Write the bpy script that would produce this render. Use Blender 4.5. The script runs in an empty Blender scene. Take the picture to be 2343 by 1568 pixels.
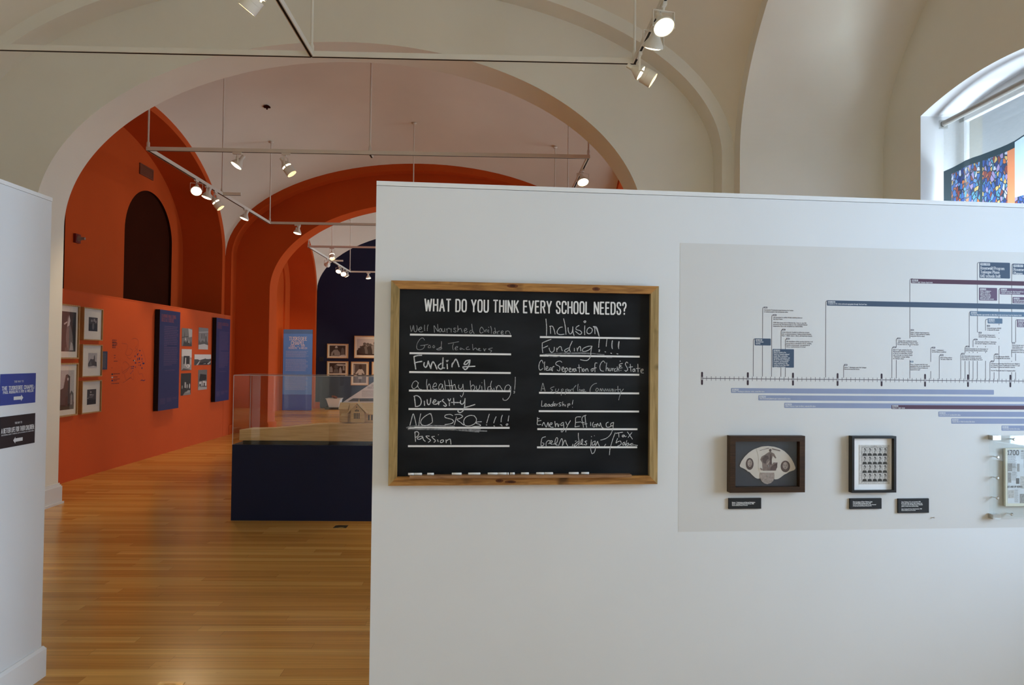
import bpy, bmesh, math, random
from mathutils import Vector, Matrix
random.seed(7)
scene = bpy.context.scene
COL = scene.collection
R = math.radians

# ------------------------------------------------------------------ camera
IMG_W, IMG_H, FPX, EYE = 2343.0, 1568.0, 1740.08, 1.643
CAM_R = Vector((0.9995757, -0.0269056, 0.0111580))
CAM_U = Vector((-0.0117058, -0.0202890, 0.9997256))
CAM_F = Vector((0.0266718, 0.9994321, 0.0205953))
cam_data = bpy.data.cameras.new('camera')
cam = bpy.data.objects.new('camera', cam_data)
COL.objects.link(cam)
cam_data.sensor_width = 36.0
cam_data.lens = 36.0 * FPX / IMG_W
cam_data.clip_start = 0.05
cam.matrix_world = Matrix(((CAM_R.x, CAM_U.x, -CAM_F.x, 0), (CAM_R.y, CAM_U.y, -CAM_F.y, 0),
                           (CAM_R.z, CAM_U.z, -CAM_F.z, EYE), (0, 0, 0, 1)))
scene.camera = cam

# ------------------------------------------------------------------ room layout (metres; +Y runs down the enfilade)
YF, TH, PIT = 7.916, 0.546, 8.298          # first arch wall, wall thickness, room pitch
CX, AV = -1.555, 3.994                     # vault axis, half width
XL, XR = CX - AV, CX + AV
ZS, RV = 3.70, 2.0                         # vault springing and side-arch rise
RIB = 0.30
CH = (PIT - TH) / 2 - RIB                  # half length of a vault
OX, OA, OZ, OR_ = -1.565, 3.149, 3.022, 1.9025   # arch opening
BH, BR = 3.40, 1.88                        # bay arch half span, rise
XBL, XBR = -6.35, 3.90                     # back of the left and right bays
def ycen(k): return YF + k * PIT - (PIT - TH) / 2

# ------------------------------------------------------------------ light and exposure
vs = scene.view_settings
scene.display_settings.display_device = 'sRGB'
vs.view_transform = 'Standard'
vs.look = 'None'
vs.gamma = 1.0
vs.use_curve_mapping = False
vs.exposure = 0.09
scene.cycles.use_denoising = True
scene.cycles.max_bounces = 10
scene.cycles.diffuse_bounces = 6
scene.cycles.transparent_max_bounces = 16
scene.cycles.sample_clamp_indirect = 4.0
world = bpy.data.worlds.new('world'); scene.world = world
world.use_nodes = True
world.node_tree.nodes['Background'].inputs[0].default_value = (0.62, 0.78, 1.0, 1)
world.node_tree.nodes['Background'].inputs[1].default_value = 0.5

WIN_W, WIN_SILL, WIN_OFF = 0.895, 0.95, 1.88
def daylight(k, s, power, colour):
    d = bpy.data.lights.new('daylight', 'AREA'); d.shape = 'RECTANGLE'
    d.size = 2.0; d.size_y = 1.75; d.energy = power; d.color = colour
    o = bpy.data.objects.new('daylight', d); COL.objects.link(o)
    o.location = (4.85, ycen(k) + s * WIN_OFF, 1.75)  # lamp set low in the window to throw light up at the vault
    o.rotation_euler = (0, R(90), 0)       # shines towards -X, into the room
    return o
SKY = (0.76, 0.88, 1.0)
daylight(0, -1, 262, (0.62, 0.79, 1.0)); daylight(0, 1, 360, SKY)
daylight(1, -1, 120, SKY); daylight(1, 1, 120, SKY)
daylight(2, -1, 330, SKY); daylight(2, 1, 330, SKY)
daylight(-1, -1, 800, (0.71, 0.84, 1.0)); daylight(-1, 1, 800, (0.71, 0.84, 1.0))  # added fill: unseen windows behind the camera brighten partition and vault

# ------------------------------------------------------------------ helpers
def pxray(x, y): return CAM_F + CAM_R * ((x - IMG_W / 2) / FPX) - CAM_U * ((y - IMG_H / 2) / FPX)
EYEP = Vector((0, 0, EYE))
def lin(r, g, b):
    f = lambda c: c / 12.92 if c <= .04045 else ((c + .055) / 1.055) ** 2.4
    return (f(r / 255), f(g / 255), f(b / 255))

class Plane:
    """a flat surface of the place, with its own u (along) and v (up) axes"""
    def __init__(s, o, ux, n): s.o = Vector(o); s.ux = Vector(ux).normalized(); s.n = Vector(n).normalized(); s.uz = Vector((0, 0, 1))
    def hit(s, px, py, off=0.0):
        d = pxray(px, py); o = s.o + s.n * off; t = (o - EYEP).dot(s.n) / d.dot(s.n)
        P = EYEP + d * t - o
        return (P.dot(s.ux), P.z)
    def p(s, u, v, off=0.0): return s.o + s.ux * u + s.uz * v + s.n * off

class MB:
    def __init__(s): s.v = []; s.f = []; s.mi = []; s.m = 0
    def face(s, pts, m=None):
        i = len(s.v); s.v += [Vector(p) for p in pts]; s.f.append(tuple(range(i, i + len(pts)))); s.mi.append(s.m if m is None else m)
    def box(s, a, b, m=None):
        x0, y0, z0 = (min(a[i], b[i]) for i in range(3)); x1, y1, z1 = (max(a[i], b[i]) for i in range(3))
        s.hexa([(x0, y0, z0), (x1, y0, z0), (x1, y1, z0), (x0, y1, z0)], [(x0, y0, z1), (x1, y0, z1), (x1, y1, z1), (x0, y1, z1)], m)
    def hexa(s, bot, top, m=None):
        i = len(s.v); s.v += [Vector(p) for p in bot] + [Vector(p) for p in top]
        n = len(bot)
        s.f.append(tuple(i + k for k in reversed(range(n)))); s.f.append(tuple(i + n + k for k in range(n)))
        for k in range(n): s.f.append((i + k, i + (k + 1) % n, i + n + (k + 1) % n, i + n + k))
        s.mi += [s.m if m is None else m] * (n + 2)
    def pbox(s, pl, u0, v0, u1, v1, o0, o1, m=None):
        s.hexa([pl.p(u0, v0, o0), pl.p(u1, v0, o0), pl.p(u1, v1, o0), pl.p(u0, v1, o0)],
               [pl.p(u0, v0, o1), pl.p(u1, v0, o1), pl.p(u1, v1, o1), pl.p(u0, v1, o1)], m)
    def pprism(s, pl, pts, o0, o1, m=None): s.hexa([pl.p(u, v, o0) for u, v in pts], [pl.p(u, v, o1) for u, v in pts], m)
    def ppoly(s, pl, pts, off, m=None): s.face([pl.p(u, v, off) for u, v in pts], m)
    def prect(s, pl, u0, v0, u1, v1, off, m=None): s.ppoly(pl, [(u0, v0), (u1, v0), (u1, v1), (u0, v1)], off, m)
    def pround(s, pl, u0, v0, u1, v1, r, off, m=None):
        pts = []
        for cx_, cy_, a0 in ((u1 - r, v1 - r, 0), (u0 + r, v1 - r, 90), (u0 + r, v0 + r, 180), (u1 - r, v0 + r, 270)):
            for k in range(4): a = R(a0 + 30 * k); pts.append((cx_ + r * math.cos(a), cy_ + r * math.sin(a)))
        s.ppoly(pl, pts, off, m)
    def ribbon(s, pl, pts, w, off, m=None):
        h = w / 2; st = 1.2e-5 * max(pl.o.length, 1.0)
        for q_, ((a, b), (c, d)) in enumerate(zip(pts, pts[1:])):
            L = math.hypot(c - a, d - b)
            if L < 1e-7: continue
            dx, dy = (c - a) / L, (d - b) / L
            e = h * .55; a0, b0, c0, d0 = a - dx * e, b - dy * e, c + dx * e, d + dy * e
            nx, ny = -dy * h, dx * h
            s.ppoly(pl, [(a0 - nx, b0 - ny), (c0 - nx, d0 - ny), (c0 + nx, d0 + ny), (a0 + nx, b0 + ny)], off + st * (q_ % 3), m)
    def lathe(s, o, ax, prof, n=24, m=None, caps=True):
        """profile [(radius, distance along axis)]"""
        o = Vector(o); ax = Vector(ax).normalized()
        t = ax.orthogonal().normalized(); b = ax.cross(t)
        i = len(s.v)
        for r, h in prof:
            for k in range(n):
                a = 2 * math.pi * k / n
                s.v.append(o + ax * h + (t * math.cos(a) + b * math.sin(a)) * r)
        mm = s.m if m is None else m
        for j in range(len(prof) - 1):
            for k in range(n):
                s.f.append((i + j * n + k, i + j * n + (k + 1) % n, i + (j + 1) * n + (k + 1) % n, i + (j + 1) * n + k)); s.mi.append(mm)
        if caps:
            if prof[0][0] > 1e-6: s.f.append(tuple(i + k for k in reversed(range(n)))); s.mi.append(mm)
            if prof[-1][0] > 1e-6: j = len(prof) - 1; s.f.append(tuple(i + j * n + k for k in range(n))); s.mi.append(mm)
    def tube(s, a, b, r, n=12, m=None):
        a = Vector(a); b = Vector(b); s.lathe(a, b - a, [(r, 0), (r, (b - a).length)], n, m)
    def bar(s, a, b, w, h, up=(0, 0, 1), m=None):
        a = Vector(a); b = Vector(b); d = (b - a).normalized(); up = Vector(up)
        x = d.cross(up).normalized() * (w / 2); y = x.cross(d).normalized() * (h / 2)
        s.hexa([a - x - y, a + x - y, a + x + y, a - x + y], [b - x - y, b + x - y, b + x + y, b - x + y], m)
    def strip(s, A, B, m=None):
        for k in range(len(A) - 1): s.face([A[k], A[k + 1], B[k + 1], B[k]], m)
    def ball(s, c, r, n=12, m=None):
        s.lathe(Vector(c) - Vector((0, 0, r)), (0, 0, 1), [(max(r * math.sin(math.pi * k / 6), 1e-7), r - r * math.cos(math.pi * k / 6)) for k in range(7)], n, m, False)

def mesh_of(name, mb, mats, org, smooth=None):
    me = bpy.data.meshes.new(name)
    me.from_pydata([v - org for v in mb.v], [], mb.f)
    for m in (mats if isinstance(mats, (list, tuple)) else [mats]): me.materials.append(m)
    me.polygons.foreach_set('material_index', mb.mi)
    if smooth:
        bm = bmesh.new(); bm.from_mesh(me); bmesh.ops.remove_doubles(bm, verts=bm.verts, dist=1e-5)
        bm.to_mesh(me); bm.free()
        me.polygons.foreach_set('use_smooth', [True] * len(me.polygons))
        me.set_sharp_from_angle(angle=R(smooth))
    me.update()
    return me
def tag(o, label=None, cat=None, group=None, kind=None):
    for k, v in (('label', label), ('category', cat), ('group', group), ('kind', kind)):
        if v: o[k] = v
    return o
def thing(name, label, cat, loc, group=None):
    o = bpy.data.objects.new(name, None); o.empty_display_size = .1; COL.objects.link(o)
    o.location = loc; return tag(o, label, cat, group)
def root_loc(p):
    v = Vector((0, 0, 0))
    while p: v = v + p.location; p = p.parent
    return v
def part(name, mb, mats, parent, smooth=None, label=None, kind=None):
    o = bpy.data.objects.new(name, mesh_of(name, mb, mats, root_loc(parent), smooth)); COL.objects.link(o)
    o.parent = parent; return tag(o, label, None, None, kind)
def solo(name, mb, mats, label, cat, loc, group=None, smooth=None):
    o = bpy.data.objects.new(name, mesh_of(name, mb, mats, Vector(loc), smooth)); COL.objects.link(o)
    o.location = loc; return tag(o, label, cat, group)
def struct(name, mb, mats, smooth=None, parent=None):
    o = bpy.data.objects.new(name, mesh_of(name, mb, mats, Vector((0, 0, 0)), smooth)); COL.objects.link(o)
    if parent: o.parent = parent
    else: o['kind'] = 'structure'
    return o

# ------------------------------------------------------------------ materials (all procedural)
def mat(name, col, rough=.6, var=.05, scale=6.0, spec=.3, metal=0.0, emit=None, estr=0.0, stretch=(1, 1, 1), bump=0.0, detail=4.0, trans=0.0):
    m = bpy.data.materials.new(name); m.use_nodes = True
    nt = m.node_tree; b = nt.nodes['Principled BSDF']
    tc = nt.nodes.new('ShaderNodeTexCoord'); mp = nt.nodes.new('ShaderNodeMapping'); mp.inputs['Scale'].default_value = stretch
    nz = nt.nodes.new('ShaderNodeTexNoise'); nz.inputs['Scale'].default_value = scale; nz.inputs['Detail'].default_value = detail
    rp = nt.nodes.new('ShaderNodeValToRGB')
    rp.color_ramp.elements[0].position = .3; rp.color_ramp.elements[1].position = .7
    rp.color_ramp.elements[0].color = (*[c * (1 - var) for c in col], 1); rp.color_ramp.elements[1].color = (*[min(1, c * (1 + var)) for c in col], 1)
    L = nt.links.new
    L(tc.outputs['Object'], mp.inputs['Vector']); L(mp.outputs['Vector'], nz.inputs['Vector']); L(nz.outputs['Fac'], rp.inputs['Fac'])
    L(rp.outputs['Color'], b.inputs['Base Color'])
    b.inputs['Roughness'].default_value = rough; b.inputs['Specular IOR Level'].default_value = spec; b.inputs['Metallic'].default_value = metal
    if emit: b.inputs['Emission Color'].default_value = (*emit, 1); b.inputs['Emission Strength'].default_value = estr
    if bump:
        bp = nt.nodes.new('ShaderNodeBump'); bp.inputs['Strength'].default_value = bump; bp.inputs['Distance'].default_value = .01
        L(nz.outputs['Fac'], bp.inputs['Height']); L(bp.outputs['Normal'], b.inputs['Normal'])
    return m
def glassy(name, tint=(1, 1, 1), refl=1.0, rough=.0, haze=0.0):
    """clear sheet: what lies behind shows through, with the mirror reflection of a thin pane"""
    m = bpy.data.materials.new(name); m.use_nodes = True; nt = m.node_tree; nt.nodes.clear(); L = nt.links.new
    out = nt.nodes.new('ShaderNodeOutputMaterial'); tr = nt.nodes.new('ShaderNodeBsdfTransparent'); gl = nt.nodes.new('ShaderNodeBsdfGlossy')
    lw = nt.nodes.new('ShaderNodeLayerWeight'); lw.inputs['Blend'].default_value = .5
    pw = nt.nodes.new('ShaderNodeMath'); pw.operation = 'POWER'; pw.inputs[1].default_value = 5.0
    mu = nt.nodes.new('ShaderNodeMath'); mu.operation = 'MULTIPLY_ADD'; mu.inputs[1].default_value = .9 * refl; mu.inputs[2].default_value = .035 * refl
    nz = nt.nodes.new('ShaderNodeTexNoise'); nz.inputs['Scale'].default_value = 1.5
    mr = nt.nodes.new('ShaderNodeMapRange'); mr.inputs['To Min'].default_value = rough; mr.inputs['To Max'].default_value = rough + .0005
    L(nz.outputs['Fac'], mr.inputs['Value']); L(mr.outputs['Result'], gl.inputs['Roughness'])
    tr.inputs['Color'].default_value = (*tint, 1)
    mx = nt.nodes.new('ShaderNodeMixShader'); L(lw.outputs['Facing'], pw.inputs[0]); L(pw.outputs[0], mu.inputs[0]); L(mu.outputs[0], mx.inputs[0])
    L(tr.outputs[0], mx.inputs[1]); L(gl.outputs[0], mx.inputs[2])
    L(mx.outputs[0], out.inputs['Surface'])
    return m
def screen_cloth(name, col, open_, var=.1):
    """woven sun-screen cloth: partly open weave, partly translucent thread"""
    m = bpy.data.materials.new(name); m.use_nodes = True; nt = m.node_tree; nt.nodes.clear(); L = nt.links.new
    out = nt.nodes.new('ShaderNodeOutputMaterial'); tr = nt.nodes.new('ShaderNodeBsdfTransparent')
    df = nt.nodes.new('ShaderNodeBsdfDiffuse'); tl = nt.nodes.new('ShaderNodeBsdfTranslucent')
    nz = nt.nodes.new('ShaderNodeTexNoise'); nz.inputs['Scale'].default_value = 30
    mix = nt.nodes.new('ShaderNodeMixRGB'); mix.inputs[1].default_value = (*[c * (1 - var) for c in col], 1); mix.inputs[2].default_value = (*col, 1)
    L(nz.outputs['Fac'], mix.inputs[0]); L(mix.outputs[0], df.inputs[0]); L(mix.outputs[0], tl.inputs[0])
    a = nt.nodes.new('ShaderNodeMixShader'); a.inputs[0].default_value = .5; L(df.outputs[0], a.inputs[1]); L(tl.outputs[0], a.inputs[2])
    b = nt.nodes.new('ShaderNodeMixShader'); b.inputs[0].default_value = open_; L(a.outputs[0], b.inputs[1]); L(tr.outputs[0], b.inputs[2])
    L(b.outputs[0], out.inputs['Surface'])
    return m
def stained_cloth(name):
    """printed screen: coloured cells between dark lead lines, light comes through"""
    m = bpy.data.materials.new(name); m.use_nodes = True; nt = m.node_tree; nt.nodes.clear(); L = nt.links.new
    out = nt.nodes.new('ShaderNodeOutputMaterial'); tc = nt.nodes.new('ShaderNodeTexCoord')
    mp = nt.nodes.new('ShaderNodeMapping'); mp.inputs['Scale'].default_value = (1, 20, 13)
    v1 = nt.nodes.new('ShaderNodeTexVoronoi'); v1.inputs['Scale'].default_value = 1.6
    v2 = nt.nodes.new('ShaderNodeTexVoronoi'); v2.feature = 'DISTANCE_TO_EDGE'; v2.inputs['Scale'].default_value = 1.6
    sp = nt.nodes.new('ShaderNodeSeparateColor'); rp = nt.nodes.new('ShaderNodeValToRGB')
    e = rp.color_ramp; e.interpolation = 'CONSTANT'
    cols = [(.03, .06, .20), (.08, .17, .32), (.34, .36, .42), (.02, .03, .11), (.40, .11, .03), (.06, .19, .26), (.44, .30, .10), (.22, .17, .30), (.16, .04, .03), (.04, .09, .24)]
    while len(e.elements) < len(cols): e.elements.new(.5)
    for i, c in enumerate(cols): e.elements[i].position = i / len(cols); e.elements[i].color = (*c, 1)
    L(tc.outputs['Object'], mp.inputs[0]); L(mp.outputs[0], v1.inputs['Vector']); L(mp.outputs[0], v2.inputs['Vector'])
    L(v1.outputs['Color'], sp.inputs[0]); L(sp.outputs[0], rp.inputs[0])
    lt = nt.nodes.new('ShaderNodeMath'); lt.operation = 'LESS_THAN'; lt.inputs[1].default_value = .075; L(v2.outputs['Distance'], lt.inputs[0])
    mix = nt.nodes.new('ShaderNodeMixRGB'); L(lt.outputs[0], mix.inputs[0]); L(rp.outputs[0], mix.inputs[1]); mix.inputs[2].default_value = (.02, .03, .05, 1)
    df = nt.nodes.new('ShaderNodeBsdfDiffuse'); tl = nt.nodes.new('ShaderNodeBsdfTranslucent'); tr = nt.nodes.new('ShaderNodeBsdfTransparent')
    L(mix.outputs[0], df.inputs[0]); L(mix.outputs[0], tl.inputs[0])
    a = nt.nodes.new('ShaderNodeMixShader'); a.inputs[0].default_value = .6; L(df.outputs[0], a.inputs[1]); L(tl.outputs[0], a.inputs[2])
    b = nt.nodes.new('ShaderNodeMixShader'); b.inputs[0].default_value = .12; L(a.outputs[0], b.inputs[1]); L(tr.outputs[0], b.inputs[2])
    L(b.outputs[0], out.inputs['Surface'])
    return m
def plank_floor(name):
    m = bpy.data.materials.new(name); m.use_nodes = True; nt = m.node_tree; b = nt.nodes['Principled BSDF']; L = nt.links.new
    def M(op, a=None, c=None):
        n = nt.nodes.new('ShaderNodeMath'); n.operation = op
        for i, x in enumerate((a, c)):
            if x is None: continue
            if isinstance(x, (int, float)): n.inputs[i].default_value = x
            else: L(x, n.inputs[i])
        return n.outputs[0]
    tc = nt.nodes.new('ShaderNodeTexCoord'); sx = nt.nodes.new('ShaderNodeSeparateXYZ'); L(tc.outputs['Object'], sx.inputs[0])
    yy = M('DIVIDE', sx.outputs[1], .092); row = M('FLOOR', yy)
    wn = nt.nodes.new('ShaderNodeTexWhiteNoise'); wn.noise_dimensions = '1D'; L(row, wn.inputs['W'])
    xx = M('ADD', M('DIVIDE', sx.outputs[0], 1.83), M('MULTIPLY', wn.outputs['Value'], 7.3)); cell = M('FLOOR', xx)
    cv = nt.nodes.new('ShaderNodeCombineXYZ'); L(row, cv.inputs[0]); L(cell, cv.inputs[1])
    w2 = nt.nodes.new('ShaderNodeTexWhiteNoise'); w2.noise_dimensions = '2D'; L(cv.outputs[0], w2.inputs['Vector'])
    rp = nt.nodes.new('ShaderNodeValToRGB'); e = rp.color_ramp
    e.elements[0].color = (.50, .235, .048, 1); e.elements[1].color = (.66, .365, .095, 1); k = e.elements.new(.5); k.color = (.58, .295, .066, 1)
    L(w2.outputs['Value'], rp.inputs[0])
    # grain: thin strips glued side by side, drawn out along the board
    mp = nt.nodes.new('ShaderNodeMapping'); mp.inputs['Scale'].default_value = (.9, 55, 1); L(tc.outputs['Object'], mp.inputs[0])
    of = nt.nodes.new('ShaderNodeVectorMath'); of.operation = 'ADD'; L(mp.outputs[0], of.inputs[0])
    sc = nt.nodes.new('ShaderNodeVectorMath'); sc.operation = 'SCALE'; L(w2.outputs['Color'], sc.inputs[0]); sc.inputs['Scale'].default_value = 40; L(sc.outputs[0], of.inputs[1])
    nz = nt.nodes.new('ShaderNodeTexNoise'); nz.inputs['Scale'].default_value = 1.0; nz.inputs['Detail'].default_value = 3; L(of.outputs[0], nz.inputs['Vector'])
    mr = nt.nodes.new('ShaderNodeMapRange'); mr.inputs['From Min'].default_value = .3; mr.inputs['From Max'].default_value = .7; mr.inputs['To Min'].default_value = .80; mr.inputs['To Max'].default_value = 1.18; L(nz.outputs['Fac'], mr.inputs['Value'])
    mp2 = nt.nodes.new('ShaderNodeMapping'); mp2.inputs['Scale'].default_value = (14, 70, 1); L(tc.outputs['Object'], mp2.inputs[0])
    n2 = nt.nodes.new('ShaderNodeTexNoise'); n2.inputs['Scale'].default_value = .8; L(mp2.outputs[0], n2.inputs['Vector'])
    kn = nt.nodes.new('ShaderNodeMapRange'); kn.inputs['From Min'].default_value = .70; kn.inputs['From Max'].default_value = .80; kn.inputs['To Min'].default_value = 1; kn.inputs['To Max'].default_value = .62; L(n2.outputs['Fac'], kn.inputs['Value'])
    fy = M('FRACT', yy); fx = M('FRACT', xx)
    seam = M('MULTIPLY', M('GREATER_THAN', fy, .02), M('GREATER_THAN', fx, .0012))
    sm = nt.nodes.new('ShaderNodeMapRange'); sm.inputs['To Min'].default_value = .62; L(seam, sm.inputs['Value'])
    f = M('MULTIPLY', M('MULTIPLY', mr.outputs[0], kn.outputs[0]), sm.outputs[0])
    mc = nt.nodes.new('ShaderNodeVectorMath'); mc.operation = 'SCALE'; L(rp.outputs['Color'], mc.inputs[0]); L(f, mc.inputs['Scale'])
    L(mc.outputs[0], b.inputs['Base Color'])
    b.inputs['Roughness'].default_value = .22; b.inputs['Specular IOR Level'].default_value = .35
    return m
def wood(name, c0, c1, axis, rough=.55, sc=1.0, knots=.0):
    m = bpy.data.materials.new(name); m.use_nodes = True; nt = m.node_tree; b = nt.nodes['Principled BSDF']; L = nt.links.new
    tc = nt.nodes.new('ShaderNodeTexCoord'); mp = nt.nodes.new('ShaderNodeMapping')
    s = [46 * sc] * 3; s[axis] = 3.0 * sc; mp.inputs['Scale'].default_value = s
    nz = nt.nodes.new('ShaderNodeTexNoise'); nz.inputs['Scale'].default_value = 1.6; nz.inputs['Detail'].default_value = 5; nz.inputs['Distortion'].default_value = .8
    rp = nt.nodes.new('ShaderNodeValToRGB'); rp.color_ramp.elements[0].position = .32; rp.color_ramp.elements[1].position = .68
    rp.color_ramp.elements[0].color = (*c0, 1); rp.color_ramp.elements[1].color = (*c1, 1)
    L(tc.outputs['Object'], mp.inputs[0]); L(mp.outputs[0], nz.inputs['Vector']); L(nz.outputs['Fac'], rp.inputs[0])
    last = rp.outputs['Color']
    if knots:
        v = nt.nodes.new('ShaderNodeTexNoise'); v.inputs['Scale'].default_value = knots; v.inputs['Detail'].default_value = 2; L(tc.outputs['Object'], v.inputs['Vector'])
        r2 = nt.nodes.new('ShaderNodeValToRGB'); r2.color_ramp.elements[0].position = .60; r2.color_ramp.elements[1].position = .74; L(v.outputs['Fac'], r2.inputs[0])
        mx = nt.nodes.new('ShaderNodeMixRGB'); L(r2.outputs[0], mx.inputs[0]); L(last, mx.inputs[1]); mx.inputs[2].default_value = (*[c * .45 for c in c0], 1); last = mx.outputs[0]
    L(last, b.inputs['Base Color']); b.inputs['Roughness'].default_value = rough; b.inputs['Specular IOR Level'].default_value = .3
    return m
def photo_grain(name, g, var=.5, scale=60):
    return mat(name, (g, g * .97, g * .93), .5, var, scale, .3, detail=6)

M = {}
M['cream'] = mat('cream plaster', (.79, .765, .665), .75, .03, 1.2, .15, bump=.03)
M['vault'] = mat('cream vault plaster', (.765, .725, .60), .8, .035, .9, .1, bump=.03)
M['white'] = mat('white wall paint', (.675, .69, .705), .6, .015, 2.0, .2)
M['white_trim'] = mat('white trim paint', (.72, .73, .735), .45, .02, 3.0, .3)
M['orange'] = mat('orange wall paint', (.53, .080, .014), .7, .05, 1.0, .06, bump=.02)
M['orange_panel'] = mat('orange panel paint', (.54, .088, .022), .65, .04, 1.1, .08)
M['brown'] = mat('dark brown paint', (.040, .0085, .0035), .9, .06, 1.5, .02)
M['navy_wall'] = mat('midnight blue wall paint', (.0075, .012, .042), .6, .08, 1.0, .25)
M['navy_case'] = mat('navy case paint', (.005, .0095, .040), .5, .06, 2.0, .25)
M['black'] = mat('black paint', (.012, .012, .013), .55, .1, 8, .3)
M['floor'] = plank_floor('bamboo plank floor')
M['track'] = mat('cream track enamel', (.72, .68, .58), .45, .02, 5, .4)
M['slot'] = mat('dark track slot', (.006, .005, .005), .6, .1, 8, .2)
M['enamel'] = mat('white lamp enamel', (.74, .70, .60), .4, .02, 8, .4)
M['lens'] = mat('glowing lamp lens', (.9, .85, .7), .3, .02, 8, .3, emit=(1.0, .80, .48), estr=9.0)
M['glass_case'] = glassy('acrylic cover', (.98, .985, .99), .85)
M['edge'] = mat('bright acrylic edge', (.62, .60, .62), .25, .05, 5, .5)
M['pane'] = glassy('window pane', (.97, .99, 1.0), 1.0)
M['glazing'] = glassy('picture glazing', (1, 1, 1), .8)
M['metal'] = mat('brushed steel', (.62, .62, .60), .3, .06, 30, .5, 1.0)
M['brass'] = mat('worn brass', (.42, .31, .13), .35, .1, 20, .5, 1.0)
# ================================================================== THE SETTING
def ell_pts(c, a, zs, b, n=40, z0=0.0):
    """profile of an arch: up the left jamb, over, down the right jamb -> [(coord, z)]"""
    pts = [(c - a, z0), (c - a, zs)]
    for k in range(1, n): t = math.pi * k / n; pts.append((c - a * math.cos(t), zs + b * (math.sin(t) if b >= .2 else math.sin(t) ** 2)))
    return pts + [(c + a, zs), (c + a, z0)]
def arch_top(y, c, a, zs, b):
    u = abs(y - c) / a
    if b < .2: return zs + b * max(0, 1 - u * u)          # flat segmental head
    return zs + b * math.sqrt(max(0, 1 - u * u))
def cut_wall(mb, P3, a0, a1, z0, z1, holes, n=90, m=None):
    """a flat wall with arched holes; holes = [(centre, half, sill, spring, rise)]; P3(a, z) gives the point; z1 may be a function"""
    xs = {a0, a1}
    for c, h, s, sp, r in holes:
        for k in range(n + 1): xs.add(c - h * math.cos(math.pi * k / n))
    if callable(z1):
        for k in range(49): xs.add((a0 + a1) / 2 - (a1 - a0) / 2 * math.cos(math.pi * k / 48))
    xs = sorted(x for x in xs if a0 - 1e-9 <= x <= a1 + 1e-9)
    top = z1 if callable(z1) else (lambda a: z1)
    for p, q in zip(xs, xs[1:]):
        if q - p < 1e-7: continue
        mid = (p + q) / 2; hole = None
        for hh in holes:
            if abs(mid - hh[0]) < hh[1]: hole = hh
        if hole is None: mb.face([P3(p, z0), P3(q, z0), P3(q, top(q)), P3(p, top(p))], m)
        else:
            c, h, s, sp, r = hole
            if s > z0: mb.face([P3(p, z0), P3(q, z0), P3(q, s), P3(p, s)], m)
            tp, tq = arch_top(p, c, h, sp, r), arch_top(q, c, h, sp, r)
            if top(mid) > max(tp, tq) + 1e-6: mb.face([P3(p, tp), P3(q, tq), P3(q, top(q)), P3(p, top(p))], m)

# floor through all the rooms
fl = MB(); fl.box((-8, YF - 2 * PIT, -.05), (6, YF + 2 * PIT + 1.5, 0)); struct('floor', fl, M['floor'])

def cross_wall(k, mf, ms, mbk, opening=True):
    y0, y1 = YF + k * PIT, YF + k * PIT + TH
    w = MB(); holes = [(OX, OA, 0, OZ, OR_)] if opening else []
    cut_wall(w, lambda a, z: (a, y0, z), -6.7, 5.2, 0, 6.9, holes, m=0)
    cut_wall(w, lambda a, z: (a, y1, z), -6.7, 5.2, 0, 6.9, holes, m=2)
    if opening:
        pr = ell_pts(OX, OA, OZ, OR_, 180)
        w.strip([(a, y0, z) for a, z in pr], [(a, y1, z) for a, z in pr], 1)
    struct('wall_arch', w, [mf, ms, mbk], None)
cross_wall(-2, M['cream'], M['cream'], M['cream'], False)
cross_wall(-1, M['cream'], M['cream'], M['cream'])
cross_wall(0, M['cream'], M['cream'], M['orange'])
cross_wall(1, M['orange'], M['orange'], M['orange'])

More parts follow.
